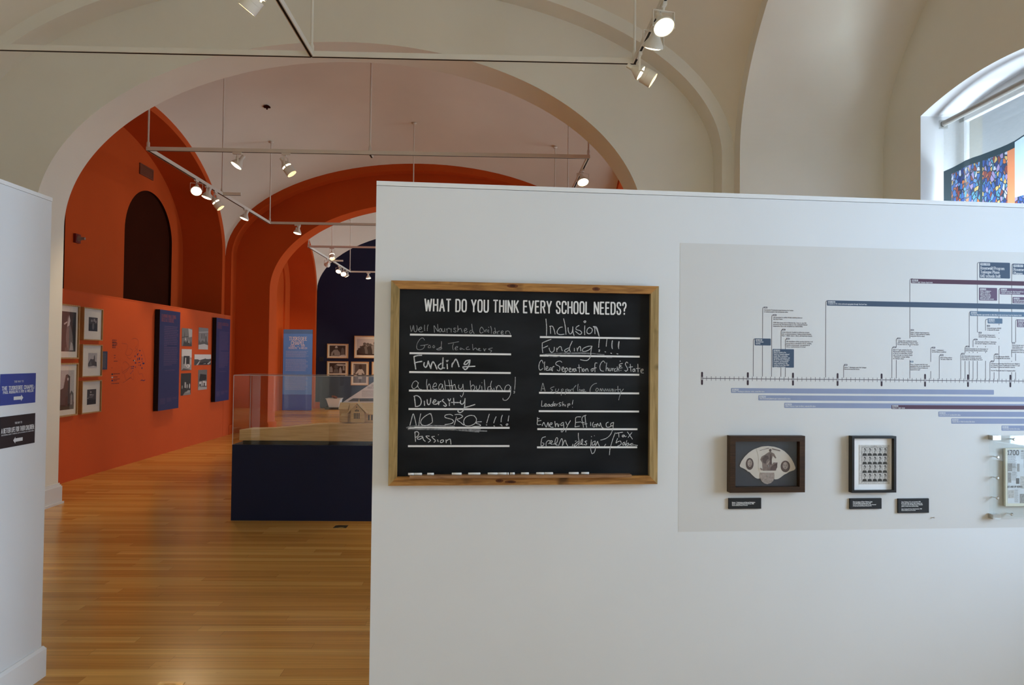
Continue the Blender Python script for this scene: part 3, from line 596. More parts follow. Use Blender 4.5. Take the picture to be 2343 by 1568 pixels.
HAND = [
(L1, 'chalk_thin', 10, "158,550 165,620 175,660 195,620 213,550 222,560 230,640 250,665 275,655 290,600 280,545;310,625 355,615 375,600 365,575 340,585 315,625 335,660 370,668 400,655;432,535 428,590 435,648;500,530 485,580 482,648;620,675 615,610 613,548 650,605 690,660 685,590 680,522;735,600 712,620 708,650 730,668 752,650 748,615 735,600;762,605 765,645 785,665 810,645 815,600;815,600 820,655 828,668;850,605 858,640 862,680;858,635 875,605 905,600 915,615;938,600 940,675;1035,600 1000,595 990,615 1020,635 1035,660 1010,672 985,655;1065,548 1070,610 1062,665;1066,640 1095,610 1125,605 1140,640 1150,675;1185,650 1225,635 1240,610 1215,600 1190,630 1195,670 1220,682 1255,660;1330,635 1300,650 1295,685 1325,690 1345,655;1333,515 1340,580 1350,640 1380,700;1540,590 1520,575 1495,610 1487,650 1500,685 1530,685 1555,670;1540,590 1560,620 1580,660;1590,670 1600,630 1625,625 1630,665;1655,575 1662,585;1655,625 1658,680;1695,560 1712,620 1708,700;1785,660 1755,665 1748,695 1775,697 1790,660;1775,590 1785,640 1800,697;1815,660 1825,690 1832,705;1825,680 1845,655 1870,652;1895,690 1925,678 1935,655 1910,650 1893,690 1910,712 1945,705;1985,650 1985,700;1985,670 2010,650 2045,655 2060,680 2075,715"),
(L1, 'chalk_thin', 9, "430,825 400,785 350,800 300,870 278,940 290,995 340,1010 400,990 430,945 420,925;350,930 420,922 500,905;530,920 505,940 500,965 525,970 550,960 530,920;605,925 590,945 592,968 615,968 625,945 605,925;755,850 752,920 745,975;750,975 690,985 660,1000 690,1012 740,1005 760,980 740,960 700,980;880,892 980,875 1085,855;985,890 968,950 980,1015;1010,985 1050,975 1065,950 1035,950 1015,985 1025,1010 1065,1008;1150,985 1120,975 1108,995 1125,1005 1150,985 1165,1000 1195,1005;1275,955 1245,960 1228,985 1245,1005 1300,1000;1350,905 1352,960 1360,1015 1385,985 1420,980 1430,1010;1440,1015 1480,1000 1490,985 1465,985 1455,1010 1480,1025 1515,1025;1560,985 1580,1035 1590,1000 1610,990;1730,975 1680,985 1655,1000 1690,1015 1715,1030 1690,1060"),
(L1, 'chalk', 21, "225,1140 300,1120 375,1115;228,1145 240,1240 262,1380;235,1262 300,1245 380,1232;425,1255 418,1310 450,1345 480,1310 500,1225;500,1225 520,1290 550,1370;550,1370 560,1300 590,1240 630,1290 665,1380;745,1270 700,1310 695,1350 740,1380 775,1340 785,1160;785,1160 775,1280 780,1350 815,1360;850,1215 860,1235 880,1212;862,1285 868,1375;955,1340 960,1280 975,1260;960,1300 1000,1230 1030,1190 1060,1240 1090,1335;1295,1210 1230,1220 1190,1270 1195,1290 1240,1280 1300,1205;1300,1205 1285,1290 1240,1370 1200,1385 1165,1345 1200,1335 1395,1325"),
(L2, 'chalk', 10, "310,225 270,185 220,205 190,265 195,315 235,330 285,290 315,215;310,215 300,280 330,335 375,348;475,155 468,250 485,375;485,350 490,290 520,240 540,290 550,345;600,295 650,280 655,235 625,225 595,275 590,320 620,340 670,335;775,255 735,240 705,285 705,335 740,340 775,260;775,260 780,310 800,345;812,180 822,260 830,350;895,165 910,260 925,350;835,270 900,275 985,270;940,165 950,260 960,350;962,340 975,280 1005,250 1020,300 1035,350;1085,260 1080,310 1110,340 1150,310 1165,245;1165,245 1175,340 1175,420 1140,490 1115,460;1305,180 1310,280 1325,370;1325,290 1360,260 1390,300 1380,345 1340,370;1420,280 1425,330 1450,355 1480,320 1490,265;1525,285 1530,360;1525,215 1530,220;1575,160 1582,260 1590,370;1690,290 1650,300 1640,345 1670,370 1700,330;1715,185 1695,260 1705,320 1735,365;1758,320 1762,365;1800,290 1810,360;1808,340 1830,280 1865,275 1890,310 1925,365;2070,290 2040,260 1990,280 1965,340 1985,370 2040,370 2080,290;2080,290 2080,400 2060,480 2000,550 1940,548 1930,515;2168,110 2165,230 2155,350;2135,385 2155,380 2150,415 2135,415"),
(L2, 'chalk', 17, "235,480 245,570 255,665;225,480 280,465 340,500 368,570 350,640 300,670 250,672;425,570 430,655;480,540 485,610 510,640 540,600 550,515;580,600 630,585 650,560 620,545 595,580 600,620 650,630 690,600;690,575 700,640 712,590 745,575;795,535 770,560 810,600 850,650 825,668 795,650;905,600 905,660;880,525 905,570 930,525;985,515 990,580 995,640;940,595 1020,598 1110,598;1120,560 1120,610 1150,630 1190,590 1205,520;1205,520 1200,640 1185,730 1120,790 1070,770 1075,745;1185,690 1250,680 1395,635"),
(L2, 'chalk', 13, "150,1035 180,920 215,815 250,930 270,1030;320,1040 335,920 358,810;560,820 530,810 440,860 370,930 360,1000 410,1035 490,1030 570,985 580,940 565,850 535,810;970,850 920,825 830,840 830,885 950,920 985,960 940,1000 820,1020;1040,870 1020,950 1000,1020;1010,830 1100,825 1160,860 1110,900 1050,925 1120,980 1180,1030;1370,850 1300,845 1220,880 1180,950 1200,1030 1290,1045 1390,1000 1425,920 1380,850;1520,965 1440,970 1420,995 1480,1015 1495,1045 1350,1060;1670,820 1645,900 1620,990;1610,1025 1625,1030;1800,870 1775,925 1755,990;1757,1043 1770,1052;1920,840 1900,900 1895,970;1880,1022 1905,1028 1914,1050;2045,850 2035,910 2030,955;2005,1005 1990,1025 2010,1035 2025,1010 2005,1005"),
(L2, 'chalk_smear', 22, "85,1080 200,1052 400,1043 600,1040 900,1045 1000,1050;90,1082 160,1064 230,1060;115,1110 400,1100 800,1108 1200,1125 1400,1145;200,1110 700,1112 1100,1120 1500,1112;1000,1115 1300,1132 1620,1145;1050,1125 1250,1140 1470,1158"),
(L2, 'chalk', 14, "245,1165 250,1250 258,1345;240,1165 290,1155 320,1190 300,1240 260,1265;390,1245 340,1250 300,1270 295,1295 340,1300 400,1260;395,1260 410,1310 445,1340;520,1240 460,1240 490,1280 545,1320 500,1360;620,1245 570,1255 600,1290 640,1330 610,1360;680,1310 690,1350;693,1213 697,1216;760,1315 735,1330 740,1365 785,1350 790,1315 760,1315;840,1310 845,1370;845,1340 880,1310 920,1300 930,1340 935,1395"),
(R1, 'chalk', 14, "285,85 298,240 295,400;370,230 372,300 375,365;355,225 410,225 440,290 460,375;600,240 550,250 505,310 505,360 560,385 635,375;625,80 655,230 668,380;710,250 715,320 745,370 785,340 800,235;800,235 805,340 825,405;920,210 870,240 865,285 940,310 970,350 930,380 850,320;1030,215 1025,310 1028,390;1035,120 1010,135 1030,155 1050,135 1035,120;1120,245 1080,280 1070,340 1110,370 1160,340 1170,280 1120,245;1220,250 1222,310 1225,370;1190,230 1250,240 1280,310 1305,415;1198,238 1244,262 1272,320 1298,405"),
(R1, 'chalk', 13, "215,545 290,510 385,475;215,550 215,640 225,730;235,640 320,600;345,640 365,700 400,725 440,690 445,625;490,640 495,710;492,680 540,620 575,620 585,660 598,695;720,640 660,670 640,700 680,715 730,670;790,510 745,610 735,670 755,715;830,645 830,700;880,640 890,700;885,680 920,620 945,620 950,700;1160,605 1090,610 1000,650 985,700 1040,705 1120,670 1170,605;1165,610 1145,720 1140,800 1090,870 1030,880 945,865;1310,470 1300,550 1295,630;1295,680 1315,680 1305,710 1295,705;1455,465 1445,540 1440,610;1415,712 1430,718;1560,500 1550,580 1558,655;1553,505 1545,580 1550,640;1526,738 1545,746;1680,515 1670,590 1680,655;1688,515 1680,590 1676,640;1642,750 1666,756"),
(R1, 'chalk_smear', 16, "230,765 500,745 900,733 1150,745 1400,770;300,757 600,750 1000,748 1150,755;340,800 450,810 550,800;1450,822 1550,825"),
(R1, 'chalk', 12, "235,935 205,875 165,920 150,1000 165,1060 200,1055 225,1030;262,905 255,980 262,1065;285,1045 315,1030 320,1000 295,1000 285,1040 300,1070 340,1065;385,1015 355,1030 350,1060 375,1060 390,1020;390,1015 390,1060 410,1080;410,1080 412,1020 430,995 445,1000;590,915 555,890 490,910 475,955 530,985 555,1020 540,1080 500,1060;590,1050 620,1040 625,1010 600,1010 590,1050 605,1085 640,1085;645,1030 655,1090 660,1150;650,1050 680,1020 700,1050 680,1085 655,1085;725,1060 755,1055 760,1030 735,1030 725,1070 745,1095 775,1090;790,1040 795,1090;793,1060 815,1035;850,1035 820,1050 820,1085 845,1085 855,1040 870,1085;915,960 922,1030 930,1105;890,1020 965,1015;975,1035 978,1090;1005,1035 990,1065 1005,1090 1025,1065 1005,1035;1045,1045 1048,1090;1048,1065 1070,1035 1085,1050 1095,1090;1175,1035 1150,1055 1160,1085 1185,1075 1190,1045 1175,1035;1265,930 1230,930 1220,1000 1225,1100;1195,1030 1250,1020;1420,930 1385,890 1340,930 1318,1000 1335,1070 1390,1085;1450,925 1440,1000 1435,1080;1438,1050 1465,1020 1480,1080;1495,1030 1500,1075 1525,1075 1535,1030;1555,1030 1558,1080;1558,1050 1580,1030;1620,1035 1595,1050 1600,1085 1635,1080;1650,1000 1650,1085;1652,1055 1675,1040 1685,1085;1750,935 1700,950 1690,975 1730,985 1690,1000 1695,1025 1745,1020;1705,885 1708,900;1720,1065 1722,1075;1855,930 1830,910 1805,950 1830,1000 1850,1050 1820,1085 1795,1070;1900,950 1905,1020 1915,1090;1870,1010 1945,1000;1985,1040 1955,1050 1950,1085 1975,1090 1985,1045 1995,1090;2045,950 2048,1030 2050,1105;2015,1035 2085,1030;2100,1085 2140,1075 2145,1050 2115,1050 2100,1085 2115,1115 2155,1120"),
(R2, 'chalk_thin', 11, "190,205 205,130 222,60 245,130 265,210;200,165 250,165;435,125 380,145 370,165 410,190 375,215;470,165 460,200 485,215 520,190 520,165;520,170 500,220 440,255;575,175 570,230 572,290;572,185 600,165 610,190 580,210;655,175 652,220 645,275;655,185 690,170 700,195 665,210;720,180 705,200 720,215 740,195 720,180;750,215 755,180 790,170;850,100 815,140 795,180 800,215;890,75 880,150 885,210;915,170 912,215;910,130 912,134;935,180 945,215 960,180;975,205 1005,195 1005,175 980,180 975,215 1010,218 1040,212;1240,60 1190,75 1140,120 1115,180 1115,220;1250,150 1225,175 1225,205 1250,210 1275,180 1250,150;1300,210 1310,160 1335,205 1350,160 1380,210;1390,210 1405,165 1425,205 1445,165 1460,210;1480,165 1485,205 1510,200 1515,165;1535,215 1540,165 1555,190 1560,215;1585,170 1590,215;1640,115 1640,180 1650,225;1600,185 1690,175;1685,190 1700,230;1745,170 1700,230 1675,300 1655,375"),
(R2, 'chalk', 10, "205,390 200,450 200,495 245,490;255,480 285,470 285,445 260,455 255,485 275,500 300,490;345,455 315,465 310,490 335,495 350,460 355,495;400,455 375,470 375,495 400,490 410,455;430,405 415,450 415,495;435,475 460,465 455,445 435,455 435,485 460,490;485,450 485,490;485,470 505,448;570,430 540,425 530,450 560,470 555,490 525,490;600,410 595,450 595,490;597,465 620,455 625,490;650,465 650,495;695,450 695,515;695,460 725,445 735,465 700,480;795,380 785,420 778,460;780,512 784,515"),
(R2, 'chalk', 12, "120,705 122,770 120,840 190,838;120,730 155,725;122,775 190,765;210,865 240,800 265,850 290,885 320,800 335,880;345,850 385,840 400,815 370,810 350,850 370,885 420,890;450,780 455,830 460,885 475,830 500,820;500,830 515,880 530,830;600,800 565,830 570,860 610,840 615,800;612,830 620,900 600,970 570,975 575,945;655,790 680,845;745,765 700,840 665,920 655,980;940,695 850,705 840,800 830,885;845,800 940,790;830,885 915,870;1040,665 985,685 960,740 980,820 990,890;950,805 1010,800;1020,680 1030,780 1050,895;1010,830 1060,825;1125,795 1125,865;1180,795 1160,840 1180,885 1215,870;1190,850 1230,840 1240,880;1240,885 1255,820 1290,870 1310,810 1330,880 1360,905;1460,795 1420,820 1425,880 1465,890 1510,870;1555,800 1510,820 1510,860 1545,860 1560,800;1550,850 1545,920 1500,1030 1420,1100 1315,1135"),
(R2, 'chalk', 12, "275,1070 215,1090 195,1150 190,1240 230,1230 245,1200 215,1185;285,1245 285,1190 320,1145 370,1150;330,1200 390,1180 400,1150 370,1150 355,1190 400,1215;420,1210 480,1190 505,1110 480,1090 455,1150 460,1210 500,1230;520,1240 550,1160 580,1105 600,1170 590,1240;600,1230 630,1150 650,1140 665,1190 695,1245;790,1210 780,1245;895,1000 895,1080 910,1180 900,1240;890,1160 840,1200 810,1240 850,1240 900,1190;835,1155 855,1150;930,1215 965,1195 975,1120 950,1140 945,1200 985,1225;1055,1150 1020,1160 1050,1200 1040,1225 1000,1215;1140,1130 1130,1220 1125,1300 1150,1390;1140,1065 1144,1072;1195,1050 1199,1054;1210,1150 1160,1180 1160,1230 1200,1210 1215,1150;1212,1200 1215,1300 1190,1370 1155,1392;1230,1230 1255,1160 1270,1200 1290,1250;1410,1210 1385,1250;1590,995 1550,1100 1510,1230 1490,1310 1480,1415;1605,1005 1665,995 1730,985;1655,1000 1660,1080;1745,1035 1720,1055 1740,1075 1760,1040 1775,1070 1800,1060;1820,980 1870,1050 1915,1115;1905,990 1860,1050 1835,1085;1635,1100 1605,1185 1650,1160 1690,1155 1700,1210 1635,1250;1755,1175 1730,1200 1740,1230 1765,1205 1760,1170;1810,1140 1790,1200 1780,1235 1830,1190 1845,1215 1800,1250;1850,1230 1890,1205 1925,1200 1890,1200 1880,1230 1940,1225 2010,1235"),
]
MPP = 3.5 / FPX     # metres per photo pixel on the partition
def by_word(strokes, gap=80):
    ws = []
    for st in sorted(strokes, key=lambda q: min(p[0] for p in q)):
        if ws and min(p[0] for p in st) < max(p[0] for q in ws[-1] for p in q) + gap: ws[-1].append(st)
        else: ws.append([st])
    return ws
for i, (c, mt, w, s) in enumerate(HAND):
    f = B2(c)
    for word in by_word(_g(s)) if mt != 'chalk_smear' else [_g(s)]:
        hm = MB()
        for st in word: hm.ribbon(PA, [f(p) for p in smooth_line(st)], w / c[2] * MPP * 1.05, BOF + .0002 + (.0001 if mt != 'chalk_smear' else 0))
        part('chalk_underline' if mt == 'chalk_smear' else 'chalk_word', hm, M[mt], cb)
# chalk sticks along the ledge
LC = (880, 1050, 3.661)
nth = ['leftmost', 'second from the left', 'third from the left', 'fourth from the left', 'fifth from the left', 'sixth from the left', 'seventh from the left', 'eighth from the left',
       'ninth from the left', 'tenth from the left', 'fourth from the right', 'third from the right', 'second from the right', 'rightmost']
sticks = [(197, 246, 2), (248, 313, 0), (357, 413, 0), (563, 645, 0), (700, 802, 0), (864, 946, 0), (948, 1022, 0), (1024, 1040, 1), (1050, 1090, 0), (1143, 1208, 0), (1270, 1335, 0), (1338, 1410, 0), (1543, 1625, 0), (1647, 1711, 0)]
for i, (x0, x1, kd) in enumerate(sticks):
    p = PA.hit(LC[0] + x0 / LC[2], LC[1] + 118 / LC[2], .062); q = PA.hit(LC[0] + x1 / LC[2], LC[1] + 122 / LC[2], .062)
    r = .0052; v = lv + .0012 + r; a, e = PA.p(p[0], v, .062), PA.p(q[0], v, .062)
    if i == 0:
        m0 = MB(); m0.lathe((-.5, 0, 0), (1, 0, 0), [(r * .8, 0), (r, .03), (r, .97), (r * .85, 1)], 14)
        st0 = mesh_of('chalk_stick', m0, M['chalk_stick'], Vector((0, 0, 0)), 40); proto = o = bpy.data.objects.new('chalk_stick', st0)
    else: o = proto.copy()
    COL.objects.link(o); o.location = (a + e) / 2; o.rotation_euler = (0, 0, math.atan2(_d.y, _d.x) + random.uniform(-.02, .02)); o.scale = ((e - a).length, 1, 1)
    tag(o, 'white chalk %s on the chalkboard ledge, %s' % ('crumb' if kd == 1 else 'stick', nth[i]), 'chalk', 'chalk sticks on the chalkboard ledge')

# ================================================================== TIMELINE MURAL
M['mural'] = mat('grey vinyl mural', (.60, .595, .585), .6, .012, 3, .2)
M['ink'] = mat('dark purple ink', lin(52, 36, 46), .6, .05, 20, .2)
M['ink_grey'] = mat('grey ink', lin(92, 86, 92), .6, .05, 20, .2)
M['slate'] = mat('slate blue print', lin(64, 79, 99), .6, .03, 10, .2)
M['slate2'] = mat('mid slate blue print', lin(84, 106, 128), .6, .03, 10, .2)
M['peri'] = mat('periwinkle print', lin(133, 142, 168), .6, .02, 10, .2)
M['maroon'] = mat('maroon print', lin(80, 52, 68), .6, .03, 10, .2)
M['maroon2'] = mat('purple print', lin(96, 76, 98), .6, .03, 10, .2)
M['paper_print'] = mat('pale grey print', (.58, .585, .60), .6, .02, 20, .2)
MO = .0008
MS = 2.3064
def m2(x, y, off=MO): return PA.hit(1540 + x / MS, 540 + y / MS, off)
MM = MPP / MS        # metres per mural-crop pixel (about)
tl = thing('timeline_mural', 'grey printed timeline with coloured bars on the white partition right of the chalkboard', 'mural', PA.p(1.9, 1.0, 0))
e0 = PA.hit(1560, 556); e1 = PA.hit(1548, 1207); e2 = PA.hit(2343, 1207)
g = MB(); TU0 = (e0[0] + e1[0]) / 2; g.pbox(PA, TU0, e2[1], 3.92, e0[1], 0, MO - .0002); part('backing', g, M['mural'], tl)
ax = MB(); t0, t7 = m2(153, 747), m2(1780, 771); du = (t7[0] - t0[0]) / 7; av_ = (t0[1] + t7[1]) / 2
ax.prect(PA, t0[0], av_ - .0016, 3.88, av_ + .0016, MO)
for i in range(0, 92):
    u = t0[0] + du * i / 10
    if i % 10 and u < 3.88: ax.prect(PA, u - .0011, av_ - .0105, u + .0011, av_ + .0105, MO)
part('timeline_axis', ax, M['ink_grey'], tl)
yr = MB()
for i in range(0, 10):
    u = t0[0] + du * i
    if u > 3.86: break
    mk = MB(); mk.pround(PA, u - .0046, av_ - .031, u + .0046, av_ + .031, .0045, MO + .0002); o = part('decade_marker', mk, M['ink'], tl)
    lb = MB(); lb.prect(PA, u - .0046, av_ - .0085, u + .0046, av_ + .0085, MO + .0004, 0); letter(lb, PA, str(1850 + 10 * i), u + .0028, av_ - .0072, .0056, .16, 1, .2, off=MO + .0005, m=1, up=True)
    part('year', lb, [M['ink_grey'], M['paper_print']], o)
def leader(segs, mt='ink_grey'):
    l = MB()
    for s in segs:
        if s[0] == 'v':
            x, y0, y1 = s[1:]; a, b = m2(x, y0), m2(x, y1); l.prect(PA, a[0] - .0013, b[1], a[0] + .0013, a[1], MO + .0001)
            part('leader_line', l, M[mt], tl); l = MB()
        else:
            x, y, w = s[1:]; a = m2(x, y); k = 8 * MM
            l.ribbon(PA, [(a[0], a[1] - k * 1.2), (a[0] + k * .3, a[1] - k * .3), (a[0] + k * 1.1, a[1]), (a[0] + w * MM, a[1])], .0026, MO + .0001)
def axis_y(x): return 747 + (x - 153) * .01475 - 9
for x, top, gaps in ((473, 376, ()), (521, 417, ()), (570, 495, ()), (593, 543, ()), (424, 543, ()), (806, 342, ()), (900, 680, ()), (1250, 226, ((541, 577), (585, 655))), (1155, 588, ()), (1178, 541, ((588, 655),)),
                     (1360, 588, ((665, 714),)), (1405, 628, ()), (1518, 621, ()), (1541, 583, ((618, 660),)), (1563, 400, ((590, 612), (618, 660))), (1606, 140, ((510, 545), (550, 582), (588, 612), (618, 660))),
                     (1583, 546, ((588, 612), (618, 660))), (1649, 440, ((500, 540), (545, 582), (588, 612), (618, 660))), (1720, 278, ((472, 510), (515, 540), (545, 580))), (1787, 148, ((562, 600), (640, 660), (665, 720))),
                     (1808, 442, ((562, 620), (660, 720))), (1694, 625, ((660, 720),)), (1672, 662, ())):
    segs = [('c', x, top, 16)]; y = top + 8
    for g0, g1 in gaps:
        if g0 > y: segs.append(('v', x, y, g0))
        y = g1
    segs.append(('v', x, y, axis_y(x))); leader(segs)
def text_block(parent, x, y, lines, mt, h=7.0, pitch=10.0, weight=.15, off=MO + .0005, slab=True, name='caption'):
    a = m2(x, y); tb = MB()
    for i, s_ in enumerate(lines):
        if s_: letter(tb, PA, s_, a[0], a[1] - i * pitch * MM, h * MM, weight, .95, .16, slab, off=off)
    part(name, tb, M[mt], parent)
def bar(x0, y0, x1, h, mt, yr_, txt, th=7.0, tag_w=36, lines=None, pitch=10.0):
    a = m2(x0, y0); e = m2(x1, y0) if x1 else (3.90, 0); o = MB()
    o.pround(PA, a[0], a[1] - h * MM, e[0], a[1], .003, MO + .0003); b_ = part('timeline_bar' if not lines else 'timeline_box', o, M[mt], tl)
    yt = MB(); yt.pround(PA, a[0] + 6 * MM, a[1] - 13 * MM, a[0] + (6 + tag_w) * MM, a[1] - 4 * MM, .0015, MO + .0005, 0)
    letter(yt, PA, yr_, a[0] + 9 * MM, a[1] - 11.6 * MM, 6.4 * MM, .15, 1, .2, fit=(tag_w - 6) * MM, off=MO + .0006, m=1); part('year', yt, [M['paper_print'], M[mt]], b_)
    text_block(b_, x0 + 6, y0 + 14 + th, lines or [txt], 'paper_print', th, pitch)
bar(306, 803, 1693, 27, 'peri', '1856-1915', 'Booker T. Washington (educator, writer, orator) life dates')
bar(450, 841, None, 28, 'peri', '1862-1932', 'Julius Rosenwald (philanthropist, businessman) life dates')
bar(587, 881, None, 28, 'peri', '1868-1942', 'Robert Robinson Taylor (architect, educator) life dates')
bar(1400, 927, None, 29, 'peri', '1902-1983', 'Louis Edwin Fry Sr. (architect) life dates')
bar(1468, 963, None, 30, 'peri', '1905-2002', 'Colonel John A. Welch (architect) life dates')
bar(1733, 1001, None, 29, 'peri', '1918-1997', 'Paul Rudolph (architect) life dates')
a = m2(1152, 893); o = MB(); o.pround(PA, a[0], a[1] - 22 * MM, 3.90, a[1], .003, MO + .0006); b_ = part('timeline_bar', o, M['maroon'], tl)
yt = MB(); yt.pround(PA, a[0] + 5 * MM, a[1] - 9 * MM, a[0] + 40 * MM, a[1] - 1 * MM, .0015, MO + .0008, 0); letter(yt, PA, '1892-1932', a[0] + 8 * MM, a[1] - 7.8 * MM, 5.6 * MM, .15, 1, .2, fit=28 * MM, off=MO + .0009, m=1); part('year', yt, [M['paper_print'], M['maroon']], b_)
text_block(b_, 1157, 911, ['Robert R. Taylor career'], 'paper_print', 7, off=MO + .0008)
bar(1256, 226, None, 25, 'maroon', '1898-1957', 'Robert R. Taylor Tuskegee chapel stands', 6.5)
bar(812, 340, None, 29, 'slate', '1877-1965', 'A majority of U.S. states enforced segregation through "Jim Crow" laws', tag_w=42)
bar(1567, 397, None, 27, 'slate2', '1910-1970', 'The Great Migration, approximately six million Black people moved away from the American South')
bar(431, 541, 516, 38, 'slate', '1861-1865', '', 7, lines=['The American', 'Civil War'])
bar(525, 597, 638, 101, 'slate', '1865-1870', '', 7, lines=['Boom in schools in the', 'South for formerly enslaved', 'people. Black communities,', 'missionary organizations, and', 'the U.S. Bureau of Refugees,', 'Freedmen, and Abandoned', 'Lands contributed to the', 'creation of more than 1,000', 'schools for freedmen.'], pitch=9.9)
bar(1615, 273, 1710, 72, 'maroon2', '1912-1913', '', 6.6, lines=['Booker T. Washington', 'requests $5,000 to', 'build six schools near', 'Tuskegee, Rosenwald', 'agrees. First six pilot', 'Rosenwald schools erected.'], pitch=9)
bar(1725, 275, None, 36, 'maroon2', '1917-1932', '', 6.6, lines=['Rosenwald creates the Julius Rosenwald Fund', 'scientists, and scholars such as Marian'], pitch=9.5)
bar(1792, 322, None, 36, 'maroon2', '1921-1928', '', 6.6, lines=['Over 600 Rosenwald', 'Schools built each year'], pitch=9.5)
bar(1660, 435, 1738, 29, 'slate2', '1914-1918', '', 7, lines=['World War I'])
bar(1815, 441, None, 44, 'maroon2', '1922-1930', '', 6.6, lines=['Rosenwald', 'strategy to', 'by Director'], pitch=9)
def bigbox(x0, y0, x1, y1, yr_, lines):
    a, e = m2(x0, y0), m2(x1, y1); hh = a[1] - e[1] if x1 < 1850 else (y1 - y0) * MM
    o = MB(); o.pround(PA, a[0], a[1] - (y1 - y0 - 4) * MM, e[0], a[1], .004, MO + .0004); b_ = part('timeline_box', o, M['slate'], tl)
    yt = MB(); yt.pround(PA, a[0] + 5 * MM, a[1] - 19 * MM, a[0] + 64 * MM, a[1] - 5 * MM, .002, MO + .0006, 0); letter(yt, PA, yr_, a[0] + 9 * MM, a[1] - 16.6 * MM, 9.6 * MM, .15, 1, .2, fit=51 * MM, off=MO + .0007, m=1); part('year', yt, [M['paper_print'], M['slate']], b_)
    tb = MB(); ws = {'Rosenwald Program': 144, 'Tuskegee Phase:': 116, '640 schools built': 121, 'Rosenwald': 84, 'Phases:': 56}
    for i, s_ in enumerate(lines): letter(tb, PA, s_, a[0] + 6 * MM, a[1] - (41 + 22 * i) * MM, 15.5 * MM, .15, 1, .18, True, fit=ws[s_] * MM, off=MO + .0006)
    part('caption', tb, M['paper_print'], b_)
bigbox(1617, 138, 1778, 232, '1912-1920', ['Rosenwald Program', 'Tuskegee Phase:', '640 schools built'])
bigbox(1792, 146, 1950, 212, '1920-1937', ['Rosenwald', 'Phases:'])
CAPS = [((489, 378), '1863', 481, 394, ['Emancipation Proclamation issued declaring the freedom', 'of enslaved people in the Confederate states']),
((537, 418), '1865', 529, 433, ['13th Amendment is ratified officially abolishing slavery in', 'the United States', '', '2,000 Union troops arrive in Galveston Bay, Texas on June 19th,', 'announcing that all enslaved people are free. Juneteenth National', 'Independence Day is now recognized as a federal holiday']),
((584, 495), '1867', 575, 511, ['Howard University founded. Its architecture program', 'rises to national prominence, training architects including', 'Major L. Holland, James E. Silcott, and Hazel Ruth Edwards']),
((606, 543), '1868', 598, 560, ['14th Amendment ratified, granting citizenship to all', 'persons born or naturalized in the U.S.--including', 'formerly enslaved people--and guaranteed all', 'citizens "equal protection of the laws"']),
((911, 681), '1881', 904, 697, ['Booker T. Washington opens the Tuskegee', 'Normal and Industrial Institute']),
((1262, 497), '1896', 1254, 513, ['Original Tuskegee chapel designed by', 'Robert R. Taylor and built by students', 'using bricks fired on campus']),
((1192, 541), '1893', 1185, 557, ['Tuskegee offers architecture courses', 'under the leadership of Robert R. Taylor.', 'He works there for the rest of his career']),
((1168, 588), '1892', 1161, 604, ['Robert R. Taylor graduates from the', 'Massachusetts Institute of Technology', 'as the first accredited Black architect.', 'Later in the year he is hired by Booker', 'T. Washington to design buildings', 'for Tuskegee campus']),
((1259, 664), '1896', 1251, 681, ['Plessy v. Ferguson rules that racial', 'segregation laws do not violate the U.S.', 'Constitution as long as facilities are', '"separate but equal"']),
((1375, 590), '1901', 1367, 606, ["Booker T. Washington's", 'Up from Slavery is published']),
((1418, 629), '1903', 1411, 645, ['W.E.B. Du Bois publishes', 'The Souls of Black Folk']),
((1530, 622), '1908', 1523, 637, ['Julius Rosenwald is named president of', 'Sears, Roebuck & Company, and remains', 'in leadership for the duration of his career']),
((1553, 584), '1909', 1545, 599, ['National Association for the Advancement of', 'Colored People (NAACP) founded in Chicago']),
((1597, 547), '1911', 1593, 562, ['Julius Rosenwald and Booker T. Washington', 'meet and visit Tuskegee for the first time']),
((1620, 511), '1912', 1613, 526, ['Rosenwald joins Tuskegee board,', 'donates $25,000 to the University']),
((1664, 475), '1914', 1658, 490, ['Rosenwald donates $30,000', 'to help build 100 schools']),
((1796, 565), '1920', 1789, 580, ['Fletcher Dresslar report on', 'School Buildings causes', 'construction process,', 'management of The Fund', 'program moves from Tuskegee']),
((1707, 625), '1916', 1701, 640, ['Rosenwald donates $60,000', 'to help build 200 rural schools']),
((1685, 662), '1915', 1677, 677, ['Tuskegee issues The Negro Rural School and its Relation to', 'the Community, a book of building plans by Robert R. Taylor', 'with designs for school and community resources', '', 'The term "Rosenwald school" is recognized publicly'])]
for (x, y), yr_, tx, ty, lines in CAPS:
    a = m2(x, y); k = MB(); k.pround(PA, a[0] - 9 * MM, a[1] - 4.5 * MM, a[0] + 10 * MM, a[1] + 4.5 * MM, .0018, MO + .0003, 0)
    letter(k, PA, yr_, a[0] - 6 * MM, a[1] - 2.5 * MM, 5 * MM, .16, 1, .2, fit=13 * MM, off=MO + .0005, m=1); part('year_tag', k, [M['slate2'] if yr_ == '1896' and y > 600 else M['ink_grey'], M['paper_print']], tl)
    text_block(tl, tx, ty, lines, 'ink_grey', 6.6, 9.8 if ty != 433 else 9.6, .13, MO + .0003, False)
